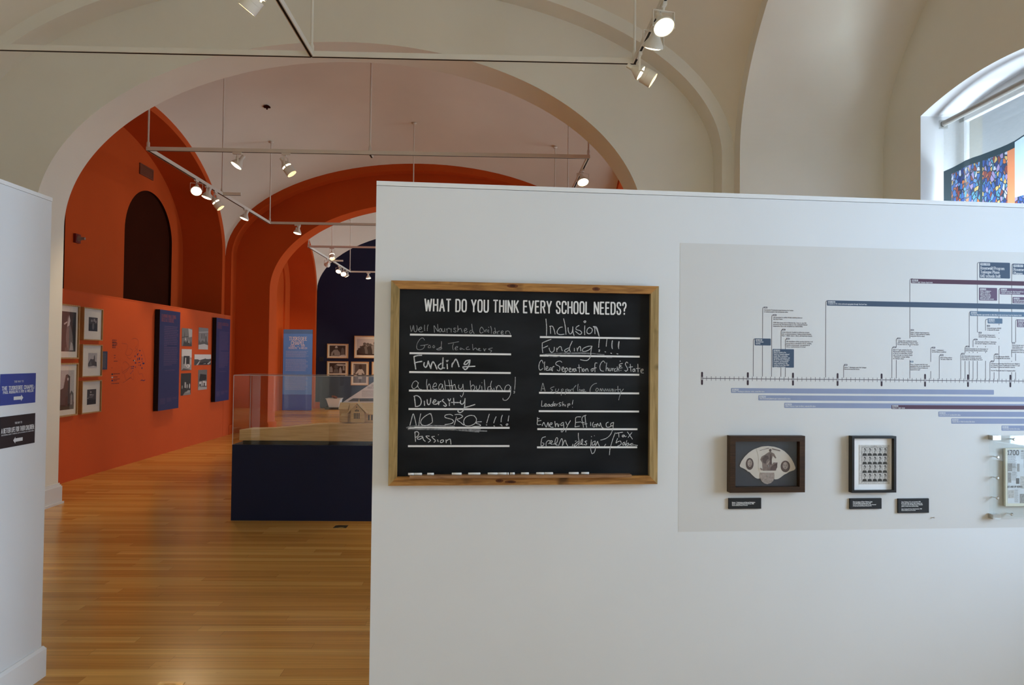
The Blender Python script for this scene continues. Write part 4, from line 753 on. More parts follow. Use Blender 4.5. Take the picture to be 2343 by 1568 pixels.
# ================================================================== PICTURES
GREY = {}
def gm(g):
    if g not in GREY: GREY[g] = photo_grain('photo tone %d' % len(GREY), g, .22 if g > .02 else .15, 150)
    return GREY[g]
M['matboard'] = mat('ivory mat board', (.66, .635, .56), .7, .02, 30, .15)
M['matwhite'] = mat('white mat board', (.88, .88, .89), .7, .02, 30, .15)
M['maple'] = wood('pale maple frame', lin(150, 112, 62), lin(178, 140, 88), 2, .45, 1.2)
M['darkwood'] = wood('dark walnut frame', lin(40, 25, 14), lin(62, 40, 22), 0, .4, 1.2)
M['blackframe'] = mat('black picture frame', (.010, .010, .011), .35, .1, 20, .4)
M['greymat'] = mat('charcoal mat', lin(52, 55, 64), .8, .04, 40, .1)
M['fan_paper'] = mat('aged fan paper', lin(196, 188, 178), .7, .05, 25, .1)
M['fan_brown'] = mat('brown halftone print', lin(116, 100, 94), .7, .3, 90, .1)
M['fan_dark'] = mat('dark halftone print', lin(78, 62, 60), .7, .3, 90, .1)
M['fan_mid'] = mat('pale halftone print', lin(152, 138, 130), .7, .25, 90, .1)
def rect_frame(parent, pl, u0, v0, u1, v1, w, depth, mt, name='frame'):
    f = MB(); O = [(u0, v0), (u1, v0), (u1, v1), (u0, v1)]; I = [(u0 + w, v0 + w), (u1 - w, v0 + w), (u1 - w, v1 - w), (u0 + w, v1 - w)]
    for k in range(4): f.pprism(pl, [O[k], O[(k + 1) % 4], I[(k + 1) % 4], I[k]], 0, depth)
    return part(name, f, mt, parent)
def print_shapes(parent, pl, u0, v0, u1, v1, off, base, shapes, name='photograph'):
    """a flat photographic print: base tone and patches of other tones, in unit coordinates of the print"""
    mb = MB(); tones = [base]; mb.prect(pl, u0, v0, u1, v1, off, 0)
    for i, (g, pts) in enumerate(shapes):
        if g not in tones: tones.append(g)
        if isinstance(pts, tuple):      # ellipse (cx, cy, rx, ry)
            cx_, cy_, rx, ry = pts; pts = [(cx_ + rx * math.cos(2 * math.pi * k / 16), cy_ + ry * math.sin(2 * math.pi * k / 16)) for k in range(16)]
        mb.ppoly(pl, [(u0 + (u1 - u0) * min(max(x, 0), 1), v0 + (v1 - v0) * min(max(y, 0), 1)) for x, y in pts], off + .00015 * (i + 1), tones.index(g))
    return part(name, mb, [gm(t) for t in tones], parent)
def person_shape(x, y, s, g, skin=.12):
    return [(g, [(x - .10 * s, y), (x - .12 * s, y + .35 * s), (x - .16 * s, y + .62 * s), (x - .07 * s, y + .74 * s), (x + .07 * s, y + .74 * s), (x + .16 * s, y + .62 * s), (x + .12 * s, y + .35 * s), (x + .10 * s, y)]),
            (skin, (x, y + .84 * s, .07 * s, .11 * s))]
def px_rect(pl, pts, off=0.0):
    h = [pl.hit(x, y, off) for x, y in pts]      # TL TR BR BL
    return ((h[0][0] + h[3][0]) / 2, (h[2][1] + h[3][1]) / 2, (h[1][0] + h[2][0]) / 2, (h[0][1] + h[1][1]) / 2)

# ---- fan in the dark wooden frame
F1 = (1650, 980, 5.579)
def cp(c, x, y): return (c[0] + x / c[2], c[1] + y / c[2])
D1 = .040
q = px_rect(PA, [cp(F1, 124, 97), cp(F1, 1080, 103), cp(F1, 1063, 824), cp(F1, 107, 823)], D1)
t = thing('framed_fan', 'paper hand fan in a dark wooden frame on the timeline mural', 'picture frame', PA.p((q[0] + q[2]) / 2, q[1], .02))
rect_frame(t, PA, *q, .026, D1, M['darkwood'])
bk = MB(); bk.pbox(PA, q[0] + .02, q[1] + .02, q[2] - .02, q[3] - .02, .001, .010); part('mat_board', bk, M['greymat'], t)
FC = (1690, 1010, 14.257); FO = .0125
def fp(pts): return [PA.hit(*cp(FC, *p), FO) for p in pts]
def fan_piece(name, pts, mt, o, par):
    b = MB(); b.pprism(PA, fp(pts), o, o + .0012); return part(name, b, M[mt], par)
fan_piece('fan_leaf', [(32, 795), (90, 650), (200, 500), (330, 370), (480, 270), (580, 230), (620, 330), (650, 480), (655, 640), (640, 800), (660, 920), (700, 1010), (680, 1100), (690, 1220), (610, 1222), (540, 1190), (440, 1100), (350, 1000), (300, 990), (250, 940), (150, 885), (60, 845)], 'fan_paper', FO, t)
fan_piece('fan_leaf', [(1400, 270), (1500, 330), (1620, 440), (1720, 570), (1800, 720), (1850, 860), (1845, 905), (1800, 945), (1640, 1000), (1560, 1055), (1480, 1090), (1380, 1170), (1290, 1230), (1210, 1245), (1165, 1240), (1160, 1020), (1230, 950), (1260, 800), (1270, 640), (1310, 480)], 'fan_paper', FO, t)
c = fan_piece('fan_centre', [(580, 230), (760, 170), (960, 155), (1160, 180), (1320, 230), (1400, 270), (1380, 400), (1290, 560), (1265, 700), (1255, 850), (1210, 980), (1160, 1020), (700, 1020), (650, 940), (632, 800), (650, 640), (640, 480), (600, 340)], 'fan_paper', FO + .0008, t)
fp_ = MB(); o2 = FO + .0024
for mt_, pts in ((1, [(1000, 350), (960, 360), (860, 430), (740, 500), (700, 600), (760, 700), (780, 960), (1200, 960), (1250, 840), (1265, 690), (1130, 690), (1080, 760), (1075, 600), (1110, 470), (1190, 560), (1225, 545), (1150, 400), (1060, 355), (1050, 340)]),
                 (2, [(760, 560), (860, 460), (960, 470), (980, 560), (900, 620), (880, 720), (790, 700)]), (0, [(890, 750), (1000, 620), (1020, 640), (950, 760)]), (2, [(1060, 820), (1240, 700), (1255, 840), (1200, 940), (1010, 950)]), (2, [(1020, 420), (1070, 400), (1075, 760), (1010, 760)]),
                 (1, [(700, 300 + 5), (960, 215), (985, 235), (660, 300)]), (1, [(1080, 225), (1350, 290), (1345, 330), (1070, 255)]), (1, [(700, 860), (770, 900), (760, 960), (690, 900)])):
    fp_.ppoly(PA, fp(pts), o2 + .0002 * len(fp_.f), mt_)
cx_, cy_ = 1025, 295
fp_.ppoly(PA, fp([(cx_ + 38 * math.cos(k * .4), cy_ + 50 * math.sin(k * .4)) for k in range(16)]), o2 + .0004, 2)
part('statue_print', fp_, [M['fan_mid'], M['fan_brown'], M['fan_dark']], c)
h_ = fan_piece('fan_handle', [(700, 1020), (1150, 1020), (1165, 1100), (1160, 1200), (1120, 1290), (1050, 1360), (930, 1400), (820, 1370), (740, 1300), (690, 1200), (680, 1100)], 'fan_mid', FO + .0014, t)
for (x, y) in ((955, 800), (935, 1125)):
    r_ = MB(); a = fp([(x, y)])[0]; r_.lathe(PA.p(a[0], a[1], FO), PA.n, [(.0032, 0), (.0032, .003), (.002, .0045)], 10); part('rivet', r_, M['metal'], t, 40)
for (x, y, rx, ry, face) in ((358, 740, 128, 195, 1), (1520, 820, 155, 190, 0)):
    pm = MB(); pts = [(x + rx * math.cos(2 * math.pi * k / 20), y + ry * math.sin(2 * math.pi * k / 20)) for k in range(20)]
    pm.ppoly(PA, fp(pts), FO + .0016, 0)
    pm.ppoly(PA, fp([(x + rx * .58 * math.cos(k * .4), y - 25 + ry * .62 * math.sin(k * .4)) for k in range(16)]), FO + .0018, 1)
    pm.ppoly(PA, fp([(x - rx * .5, y + ry * .42), (x, y + ry * .7), (x + rx * .5, y + ry * .42), (x + rx * .75, y + ry * .64), (x, y + ry), (x - rx * .75, y + ry * .64)]), FO + .0020, 2)
    for ex in (-.26, .2): pm.ppoly(PA, fp([(x + rx * (ex + .11 * math.cos(k)), y - 40 + 9 * math.sin(k)) for k in range(6)]), FO + .0021, 2)
    pm.ppoly(PA, fp([(x - rx * .2, y + 40), (x + rx * .2, y + 40), (x + rx * .15, y + 54), (x - rx * .15, y + 54)]), FO + .0021, 2)
    part('portrait_print', pm, [M['fan_dark'], M['fan_mid'], M['fan_dark']], t)
gz = MB(); gz.pbox(PA, q[0] + .026, q[1] + .026, q[2] - .026, q[3] - .026, .022, .024); part('glazing', gz, M['glazing'], t)

# ---- sheet of stamps
q = px_rect(PA, [cp(F1, 1685, 102), cp(F1, 2248, 103), cp(F1, 2226, 826), cp(F1, 1660, 825)], .032)
t = thing('framed_stamp_sheet', 'sheet of portrait stamps in a black frame with white mat', 'picture frame', PA.p((q[0] + q[2]) / 2, q[1], .015))
rect_frame(t, PA, *q, .0115, .032, M['blackframe'])
bk = MB(); bk.pbox(PA, q[0] + .01, q[1] + .01, q[2] - .01, q[3] - .01, .001, .012); part('mat_board', bk, M['matwhite'], t)
s_ = px_rect(PA, [cp(F1, 1768, 215), cp(F1, 2155, 215), cp(F1, 2145, 716), cp(F1, 1755, 716)], .013)
sh = MB(); sh.pbox(PA, *s_, .0122, .0132); sheet = part('stamp_sheet', sh, gm(.55), t)
g_ = px_rect(PA, [cp(F1, 1802, 246), cp(F1, 2124, 246), cp(F1, 2118, 682), cp(F1, 1792, 682)], .0135)
gw, gh = (g_[2] - g_[0]) / 5, (g_[3] - g_[1]) / 4
bd = MB(); bd.prect(PA, g_[0] - .002, g_[1] - .002, g_[2] + .002, g_[3] + .002, .0134); part('sheet_border', bd, gm(.30), sheet)
tt = MB(); letter(tt, PA, 'BLACK HERITAGE', (g_[0] + g_[2]) / 2, g_[3] + .0045, .0028, .16, 1, .2, align='c', off=.0134); part('caption', tt, M['blackframe'], sheet)
for i in range(5):
    for j in range(4):
        print_shapes(sheet, PA, g_[0] + gw * i + .0012, g_[1] + gh * j + .0012, g_[0] + gw * (i + 1) - .0012, g_[1] + gh * (j + 1) - .0012, .0136, .55,
                     [(.02, [(.05, 0), (.12, .22), (.38, .34), (.7, .34), (.95, .2), (1, 0)]), (.35, [(.40, .30), (.36, .55), (.34, .74), (.45, .86), (.66, .84), (.74, .66), (.68, .46), (.62, .32)]),
                      (.02, [(.34, .70), (.38, .88), (.52, .95), (.72, .90), (.82, .72), (.76, .50), (.70, .62), (.62, .80), (.44, .82)]), (.03, [(.40, .50), (.52, .46), (.50, .52), (.42, .55)]), (.62, [(.46, .32), (.58, .26), (.62, .34)])], 'stamp')
gz = MB(); gz.pbox(PA, q[0] + .0115, q[1] + .0115, q[2] - .0115, q[3] - .0115, .020, .022); part('glazing', gz, M['glazing'], t)

# ---- black caption plaques
def plaque(pts, lines, label, u_in=.0085):
    q = px_rect(PA, pts, .010); t = thing('caption_plaque', label, 'plaque', PA.p((q[0] + q[2]) / 2, q[1], .005), 'black caption plaques under the frames')
    b = MB(); b.pbox(PA, *q, 0, .010); part('board', b, M['black'], t)
    x = MB()
    for s_, y, h, wpx in lines:
        if s_:
            a = PA.hit(pts[0][0] + u_in / MPP, y, .010); letter(x, PA, s_, q[0] + u_in * 1.0, a[1], h, .17, .95, .16, fit=wpx * MPP, off=.0102)
    part('caption', x, M['print_white'], t)
plaque([cp(F1, 100, 893), cp(F1, 514, 896), cp(F1, 510, 1032), cp(F1, 98, 1030)],
       [('Booker T. Washington and George Washington', 1151.5, .0052, 56), ('Carver Tuskegee Institute Church Fan, 1946', 1154.7, .0052, 53), ('National Building Museum Purchase', 1157.8, .0042, 38)], 'small black caption plaque below the framed paper fan', .0155)
plaque([cp(F1, 1648, 897), cp(F1, 2050, 898), cp(F1, 2047, 1033), cp(F1, 1645, 1032)],
       [('Sheet of stamps of Robert Robinson Taylor', 1150.0, .0050, 49), ('from USPS Black Heritage series, 2015', 1153.4, .0050, 45), ('Courtesy of the Campaign to Create the Julius Rosenwald', 1156.3, .0040, 58), ('& Rosenwald Schools National Historical Park', 1159.2, .0040, 47)], 'small black caption plaque directly below the framed stamp sheet', .0145)
P3 = (1940, 1130, 11.715)
plaque([cp(P3, 1358, 132), cp(P3, 2178, 135), cp(P3, 2170, 518), cp(P3, 1345, 517)],
       [('Sears, Roebuck, & Co. was founded in 1893.', 1150.0, .0046, 49), ('By the early 20th century, Sears catalogs were', 1153.3, .0046, 53), ('synonymous with affordable access to desirable', 1156.6, .0046, 54), ('goods, no matter how rural the setting.', 1160.0, .0046, 43),
        ('Sears Catalog Kit Home Advertisement, 1930', 1166.3, .0046, 52), ('National Building Museum Purchase', 1169.3, .0038, 36)], 'taller black caption plaque between the stamp sheet and the clear acrylic frame', .0165)
# ---- screw left in the wall
a = PA.hit(2134.5, 1184); b = MB(); b.lathe(PA.p(a[0], a[1], 0), PA.n, [(.0012, 0), (.0012, .006), (.0032, .0065), (.0034, .010), (.002, .012)], 10)
solo('screw', b, M['metal'], 'single bare screw in the white partition below the tallest plaque', 'screw', PA.p(a[0], a[1], 0), None, 40)

# ---- catalogue page between acrylic sheets
C5 = (2180, 960, 6.031)
q = px_rect(PA, [cp(C5, 560, 228), cp(C5, 983, 228), cp(C5, 983, 1365), cp(C5, 545, 1365)], .030)
UE = q[0] + .80
t = thing('acrylic_frame', 'clear acrylic sandwich frame holding a printed catalogue page', 'picture frame', PA.p(q[0] + .4, q[1], .03))
M['acrylic_back'] = glassy('acrylic sheet', (.985, .992, .99), .8)
for n_, o0, o1 in (('back_sheet', .006, .011), ('front_sheet', .050, .030)):
    b = MB(); b.pbox(PA, q[0], q[1], UE, q[3], o0, o1); part(n_, b, M['acrylic_back'], t)
for vv, s_ in ((q[3], -1), (q[1], 1)):
    for uu in (q[0], UE - .042):
        b = MB(); b.pbox(PA, uu - .002, vv - s_ * .002, uu + .040, vv + s_ * .020, 0, .034); part('clip', b, M['metal'], t)
for (x, y) in ((842, 275), (615, 520), (612, 806), (612, 1083), (810, 1310)):
    a = PA.hit(*cp(C5, x, y), .030); b = MB(); b.lathe(PA.p(a[0], a[1], .004), PA.n, [(.003, 0), (.003, .026), (.0072, .0262), (.0078, .030), (.005, .034)], 14); part('bolt', b, M['metal'], t, 40)
for i in range(3): b = MB(); b.lathe(PA.p(UE - .03, q[1] + .1 + .12 * i, .004), PA.n, [(.003, 0), (.003, .026), (.0072, .0262), (.0078, .030), (.005, .034)], 14); part('bolt', b, M['metal'], t, 40)
n_ = px_rect(PA, [cp(C5, 738, 400), cp(C5, 983, 400), cp(C5, 983, 1198), cp(C5, 722, 1200)], .0225); NU = n_[0] + .56
M['newsprint'] = mat('pale catalogue paper', (.60, .63, .66), .7, .04, 40, .1)
M['paper_edge'] = mat('cream paper margin', (.66, .66, .56), .7, .04, 40, .1)
b = MB(); b.pbox(PA, n_[0], n_[1], NU, n_[3], .008, .022); pg = part('page_mount', b, M['paper_edge'], t)
b = MB(); b.prect(PA, n_[0] + .010, n_[1] + .014, NU - .008, n_[3] - .006, .0223); part('page', b, M['newsprint'], pg)
x = MB(); o_ = .0226
def nn(X, Y): return PA.hit(*cp((2290, 1010, 9.226), X, Y), o_)
a, e = nn(145, 288), nn(375, 195); letter(x, PA, '1700', a[0], a[1], e[1] - a[1], .24, .8, .2, True, fit=e[0] - a[0], off=o_)
a, e = nn(425, 222), nn(1100, 205); letter(x, PA, 'AND UP HONOR BILT HOMES', a[0], a[1], .006, .2, 1, .2, off=o_)
a = nn(140, 980); letter(x, PA, '$17 AND UP NORMA', a[0], a[1], .0085, .2, .9, .2, True, off=o_)
for X0, Y0, X1, Y1, m_ in ((145, 465, 240, 635, 1), (340, 475, 395, 640, 1), (150, 660, 220, 875, 1), (320, 780, 390, 900, 0), (400, 1110, 640, 1310, 1), (410, 740, 620, 1000, 2), (150, 1030, 280, 1200, 2), (660, 400, 1100, 900, 1), (700, 1000, 1100, 1300, 1)):
    a, e = nn(X0, Y1), nn(X1, Y0); x.prect(PA, a[0], a[1], e[0], e[1], o_, m_)
part('page_print', x, [gm(.13), gm(.28), gm(.45)], pg)
x = MB(); a = nn(150, 320); grey_lines(x, PA, a[0], a[1], .045, 12, .0052, .0022, o_, 3); part('paragraph', x, gm(.24), pg)
for X, Y, w_, k_ in ((245, 480, .018, 14), (425, 250, .03, 8), (230, 660, .03, 10), (290, 1030, .02, 15), (480, 320, .09, 14), (700, 940, .08, 6)): x = MB(); a = nn(X, Y); grey_lines(x, PA, a[0], a[1], w_, k_, .0042, .0016, o_, X); part('paragraph', x, gm(.24), pg)

# ================================================================== SIGNS ON THE LEFT PARTITION
M['sign_white'] = mat('white sign vinyl', (.58, .58, .59), .6, .02, 20, .2)
M['sign_blue'] = mat('cobalt sign vinyl', lin(52, 66, 136), .5, .02, 10, .3)
M['sign_black'] = mat('near black sign vinyl', lin(38, 32, 36), .5, .03, 10, .3)
G6 = (0, 840, 7.84)
def gp(x, y): return PL.hit(x / 7.84, 840 + y / 7.84, .003)
def wall_sign(tl_, tr, br, bl, mt, label, rows, arrow_y, right):
    q = ((gp(*tl_)[0] + gp(*bl)[0]) / 2, (gp(*bl)[1] + gp(*br)[1]) / 2, (gp(*tr)[0] + gp(*br)[0]) / 2, (gp(*tl_)[1] + gp(*tr)[1]) / 2)
    t = thing('direction_sign', label, 'sign', PL.p((q[0] + q[2]) / 2, q[1], 0)); b = MB(); b.pbox(PL, *q, 0, .003); part('board', b, M[mt], t)
    x = MB(); uc = (q[0] + q[2]) / 2; H = q[3] - q[1]; Wd = q[2] - q[0]
    for s_, fv, fh, fw, sl in rows: letter(x, PL, s_, uc, q[1] + H * fv, H * fh, (.24 if sl else .17) if fh > .07 else .15, .8, .18, sl, 'c', fit=Wd * fw, off=.0033)
    part('lettering', x, M['sign_white'], t)
    ar = MB(); s_ = 1 if right else -1; k = Wd * .27 / 2; hh = H * .055
    ar.ppoly(PL, [(uc - s_ * k, q[1] + H * arrow_y - hh), (uc + s_ * k * .55, q[1] + H * arrow_y - hh), (uc + s_ * k * .55, q[1] + H * arrow_y - hh * 2), (uc + s_ * k, q[1] + H * arrow_y), (uc + s_ * k * .55, q[1] + H * arrow_y + hh * 2), (uc + s_ * k * .55, q[1] + H * arrow_y + hh), (uc - s_ * k, q[1] + H * arrow_y + hh)], .0033)
    part('arrow', ar, M['sign_white'], t)
wall_sign((10, 130), (645, 108), (633, 640), (5, 695), 'sign_blue', 'blue sign with an arrow pointing right on the left partition', [('THIS WAY TO', .715, .055, .26, True), ('THE TUSKEGEE CHAPEL:', .49, .105, .92, True), ('PAUL RUDOLPH X FRY & WELCH', .375, .075, .85, True)], .20, True)
wall_sign((0, 902), (633, 828), (623, 1360), (0, 1472), 'sign_black', 'black sign with an arrow pointing left below the blue sign', [('THIS WAY TO', .725, .06, .20, False), ('A BETTER LIFE FOR THEIR CHILDREN:', .48, .14, .93, False), ('JULIUS ROSENWALD, BOOKER T. WASHINGTON, AND THE 4,978 SCHOOLS THAT CHANGED AMERICA', .40, .035, .93, False)], .20, False)

# ================================================================== ORANGE PARTITION
G7 = (120, 680, 5.228)
def maple_frame(pts, cw, photo_px, label, base, shapes, mat_in=.02, depth=.05, crop=G7):
    q = px_rect(PO, [cp(crop, *p) for p in pts], depth)
    t = thing('framed_photograph', label, 'picture frame', PO.p((q[0] + q[2]) / 2, q[1], .02), 'maple framed photographs on the orange partition')
    rect_frame(t, PO, *q, cw, depth, M['maple'])
    b = MB(); b.pbox(PO, q[0] + cw * .5, q[1] + cw * .5, q[2] - cw * .5, q[3] - cw * .5, .002, .03); part('mat_board', b, M['matboard'], t)
    f = px_rect(PO, [cp(crop, *p) for p in photo_px], .031); print_shapes(t, PO, *f, .0306, base, shapes)
    b = MB(); b.pbox(PO, q[0] + cw, q[1] + cw, q[2] - cw, q[3] - cw, .040, .042); part('glazing', b, M['glazing'], t)
# big ones run on behind the arch jamb
maple_frame([(-30, 60), (342, 105), (312, 740), (-60, 740)], .018, [(20, 158), (290, 184), (270, 652), (0, 650)], 'large maple framed brown church interior photograph, upper one beside the arch jamb', .05,
            [(.16, [(.55, .35), (.62, .9), (.7, .75), (.78, .6), (.9, .3), (.8, .05), (.7, .0), (.6, .1)]), (.5, [(.60, .62), (.68, .92), (.74, .78), (.70, .66)]), (.45, [(.45, .70), (.6, .76), (.6, .72), (.47, .66)]), (.4, [(.72, .03), (.78, .25), (.86, .2), (.9, .03)]), (.02, [(.93, 1), (.84, .6), (.88, .2), (1, 0), (1, 1)]), (.10, [(.5, 0), (.65, 0), (.64, .1), (.52, .1)])])
maple_frame([(-40, 790), (322, 790), (298, 1420), (-70, 1455)], .018, [(0, 880), (268, 874), (250, 1342), (-10, 1365)], 'large maple framed photograph of a dark stone tower, lower one beside the arch jamb', .42,
            [(.06, [(.5, .55), (.6, .88), (.68, .9), (.8, .84), (.8, .5), (.8, 0), (0, 0), (0, .7), (.3, .5)]), (.02, [(0, 0), (1, 0), (1, .18), (.6, .12), (0, .16)]), (.10, [(.8, 0), (.8, .4), (.88, .48), (.97, .4), (1, 0)]), (.3, [(.84, .12), (.84, .34), (.88, .4), (.92, .34), (.92, .12)]), (.5, [(.66, .78), (.7, .82), (.74, .78), (.7, .72)]), (.04, [(.6, .08), (.6, .3), (.66, .36), (.72, .3), (.72, .08)])])
maple_frame([(382, 117), (612, 147), (603, 525), (370, 512)], .014, [(435, 238), (543, 250), (537, 410), (432, 407)], 'small maple framed dark photograph, topmost of the column of three', .05,
            [(.02, [(0, .5), (1, .55), (1, 0), (0, 0)]), (.2, (.35, .75, .12, .1)), (.25, (.62, .8, .1, .12)), (.12, (.5, .35, .12, .25)), (.3, (.8, .7, .06, .1))])
maple_frame([(366, 562), (604, 572), (595, 948), (354, 962)], .014, [(430, 670), (536, 668), (530, 850), (424, 852)], 'small maple framed photograph of a church with a spire, middle of the column of three', .38,
            [(.06, [(.0, .28), (.1, .42), (.28, .62), (.5, .58), (.62, .6), (.66, .8), (.7, .88), (.74, .8), (.78, .45), (.95, .4), (1, .1), (0, .12)]), (.12, [(.1, .16), (.28, .5), (.45, .2)]), (.45, [(0, 0), (1, 0), (1, .10), (.6, .16), (0, .1)])])
maple_frame([(360, 1003), (595, 993), (586, 1372), (350, 1405)], .014, [(415, 1105), (524, 1102), (520, 1282), (414, 1287)], 'small maple framed dark photograph with lights, lowest of the column of three', .04,
            [(.015, [(0, 0), (1, 0), (1, .3), (0, .35)]), (.4, (.4, .82, .06, .06)), (.35, (.4, .64, .14, .04)), (.12, (.4, .5, .3, .05)), (.4, (.1, .42, .05, .03)), (.3, (.62, .62, .12, .03))])
q = px_rect(PO, [(234, 804), (246.5, 804.5), (245, 846), (233, 846)], .012)
t = thing('caption_plaque', 'slate caption panel right of the middle church photograph', 'plaque', PO.p(q[0], q[1], .005)); M['slate_panel'] = mat('dark slate panel', lin(58, 62, 84), .6, .04, 10, .2)
b = MB(); b.pbox(PO, q[0] - .10, q[1], q[2], q[3], 0, .012); part('board', b, M['slate_panel'], t)
b = MB(); grey_lines(b, PO, q[0] - .06, q[3] - .03, q[2] - q[0] + .03, 20, .0102, .005, .0124, 9); part('small_print', b, gm(.10), t)

# ---- campus map printed on the panel
M['map_ink'] = mat('faint map ink', lin(120, 52, 40), .6, .05, 20, .2); M['map_blue'] = mat('map building blue', lin(52, 40, 84), .6, .05, 20, .2)
G8 = (230, 740, 9.8)
def mp8(x, y): return PO.hit(*cp(G8, x, y), .001)
t = thing('campus_map', 'faint printed campus map with small blue blocks on the orange partition', 'map', PO.p(mp8(620, 1370)[0], mp8(620, 1370)[1], 0))
x = MB()
for st in _g("480,450 590,470 600,560 560,690 650,720 720,620 660,560;700,360 780,340 850,400 830,560 760,640;500,900 560,860 640,940 600,1060 500,1120 480,980;540,1150 580,1280 660,1220 740,1260 740,1130;690,950 620,1010 500,1090;840,1060 870,1140 930,1130 960,1220;500,1340 580,1290 700,1200;930,560 1010,830 960,930;600,760 660,800 700,760;820,500 780,560 840,600 800,660"):
    x.ribbon(PO, [mp8(*p) for p in smooth_line(st)], .0045, .0008)
part('paths', x, M['map_ink'], t)
x = MB()
for X, Y, w_, h_ in ((882, 614, 24, 26), (830, 700, 20, 44), (855, 676, 12, 20), (920, 720, 18, 26), (775, 740, 16, 40), (832, 805, 16, 56), (872, 795, 24, 60), (932, 800, 14, 40), (785, 890, 34, 26), (852, 885, 16, 18), (880, 878, 18, 24), (962, 900, 44, 34), (938, 855, 10, 24), (858, 938, 12, 16), (896, 940, 16, 40), (785, 982, 16, 24), (930, 1005, 20, 40), (697, 975, 20, 20), (735, 970, 34, 22), (692, 1016, 16, 20), (728, 1010, 28, 20), (678, 1125, 18, 16), (700, 1098, 14, 16), (725, 1070, 16, 18)):
    a, e = mp8(X - w_ / 2, Y + h_ / 2), mp8(X + w_ / 2, Y - h_ / 2); x.prect(PO, a[0], a[1], e[0], e[1], .0012, 1 if w_ == 40 else 0)
for st in _g("900,1285 930,1270 965,1290 1000,1270"): x.ribbon(PO, [mp8(*p) for p in st], .010, .0012, 0)
a, e = mp8(730, 850), mp8(752, 820); x.prect(PO, a[0], a[1], e[0], e[1], .0013, 2); a, e = mp8(755, 852), mp8(772, 822); x.prect(PO, a[0], a[1], e[0], e[1], .0013, 3)
for Y, m_ in ((1143, 2), (1213, 3), (1285, 0)): a, e = mp8(245, Y + 18), mp8(280, Y - 18); x.prect(PO, a[0], a[1], e[0], e[1], .0012, m_)
part('blocks', x, [M['map_blue'], M['map_ink'], M['black'], gm(.4)], t)
x = MB(); a = mp8(262, 385)
for i, w_ in enumerate((.135, .145, .10)):
    p = mp8(262, 392 + i * 62); grey_lines(x, PO, p[0], p[1], w_, 2, .026, .016, .0012, 70 + i, 1.0, None, 0.0)
for X, Y, w_ in ((300, 730, .05), (300, 785, .06), (300, 860, .12), (250, 1010, .03), (290, 1145, .19), (290, 1215, .12), (290, 1265, .20), (290, 1300, .10), (245, 1365, .22)): p = mp8(X, Y); grey_lines(x, PO, p[0], p[1], w_, 1, .02, .012, .0012, X + Y)
part('lettering', x, M['map_ink'], t)

# ---- tall blue text panels
M['panel_blue'] = mat('deep blue panel', lin(38, 43, 88), .5, .03, 6, .25)
M['panel_edge'] = mat('black panel edge', (.008, .007, .008), .6, .1, 10, .2)
M['pinkish'] = mat('rosy panel lettering', lin(112, 66, 84), .6, .05, 20, .2); M['pinkgrey'] = mat('grey rose small print', lin(92, 76, 108), .6, .05, 20, .2)
G9 = (350, 690, 5.805)
def tall_panel(pts, label, head, hv, nlines, seed):
    q = px_rect(PO, [cp(G9, *p) for p in pts], .085); t = thing('text_panel', label, 'text panel', PO.p((q[0] + q[2]) / 2, q[1], .04), 'tall blue text panels on the orange partition')
    b = MB(); b.pbox(PO, *q, .01, .0849); part('core', b, M['panel_edge'], t); b = MB(); b.prect(PO, *q, .085); part('face', b, M['panel_blue'], t)
    Wd, H = q[2] - q[0], q[3] - q[1]; x = MB()
    for s_, fv, fw in head: letter(x, PO, s_, q[0] + Wd * .08, q[1] + H * fv, H * .031, .2, .7, .16, True, fit=Wd * fw, off=.0856)
    part('heading', x, M['pinkish'], t)
    def para(*a):
        x = MB(); grey_lines(x, *a); part('paragraph', x, M['pinkgrey'], t)
    para(PO, q[0] + Wd * .22, q[1] + H * hv, Wd * .70, nlines[0], H * .0176, H * .0075, .0856, seed, .2); y2 = hv - .0176 * nlines[0]
    para(PO, q[0] + Wd * .22, q[1] + H * y2, Wd * .70, nlines[1], H * .0176, H * .0075, .0856, seed + 1, .6)
    para(PO, q[0] + Wd * .28, q[1] + H * (y2 - .0176 * nlines[1] - .035), Wd * .50, 1, 1, H * .006, .0856, seed + 2)
    for i, (fu, n_) in enumerate(((.09, 7), (.40, 5), (.68, 3))): para(PO, q[0] + Wd * fu, q[1] + H * .115, Wd * .24, n_, H * .0085, H * .0035, .0856, seed + 5 + i)
tall_panel([(95, 103), (367, 146), (335, 1415), (65, 1458)], 'tall deep blue text panel left of the loose photographs', [('LEARNING WHILE DOING:', .925, .70), ('SKILLS AT TUSKEGEE', .885, .60)], .835, (12, 11), 11)
tall_panel([(848, 215), (1028, 240), (1006, 1305), (822, 1340)], 'tall deep blue text panel right of the loose photographs, by the pilaster', [('TUSKEGEE ARCHITECTURAL', .915, .80), ('PROFILE', .875, .30)], .83, (14, 11), 31)
# ---- unframed photographs between the panels
def loose(pts, label, base, shapes):
    q = px_rect(PO, [cp(G9, *p) for p in pts], .006); t = thing('photograph', label, 'photograph', PO.p((q[0] + q[2]) / 2, q[1], 0), 'unframed photographs on the orange partition')
    b = MB(); b.pbox(PO, *q, 0, .005); part('backing', b, gm(.40), t); print_shapes(t, PO, *q, .0056, base, shapes)
loose([(387, 350), (523, 367), (517, 598), (384, 590)], 'unframed grey photograph of a worksite, top of the left column', .16, [(.40, [(.6, 1), (1, .95), (1, .55), (.7, .5)]), (.05, [(.1, 0), (.2, .3), (.4, .2), (.6, .35), (.8, .1), (.9, .3), (1, 0)]), (.5, [(.3, .35), (.35, .55), (.42, .3)]), (.45, [(.62, .2), (.66, .4), (.72, .2)]), (.04, [(.0, .5), (.6, .56), (.6, .52), (0, .46)]), (.08, [(.2, .5), (.26, .9), (.3, .5)])])
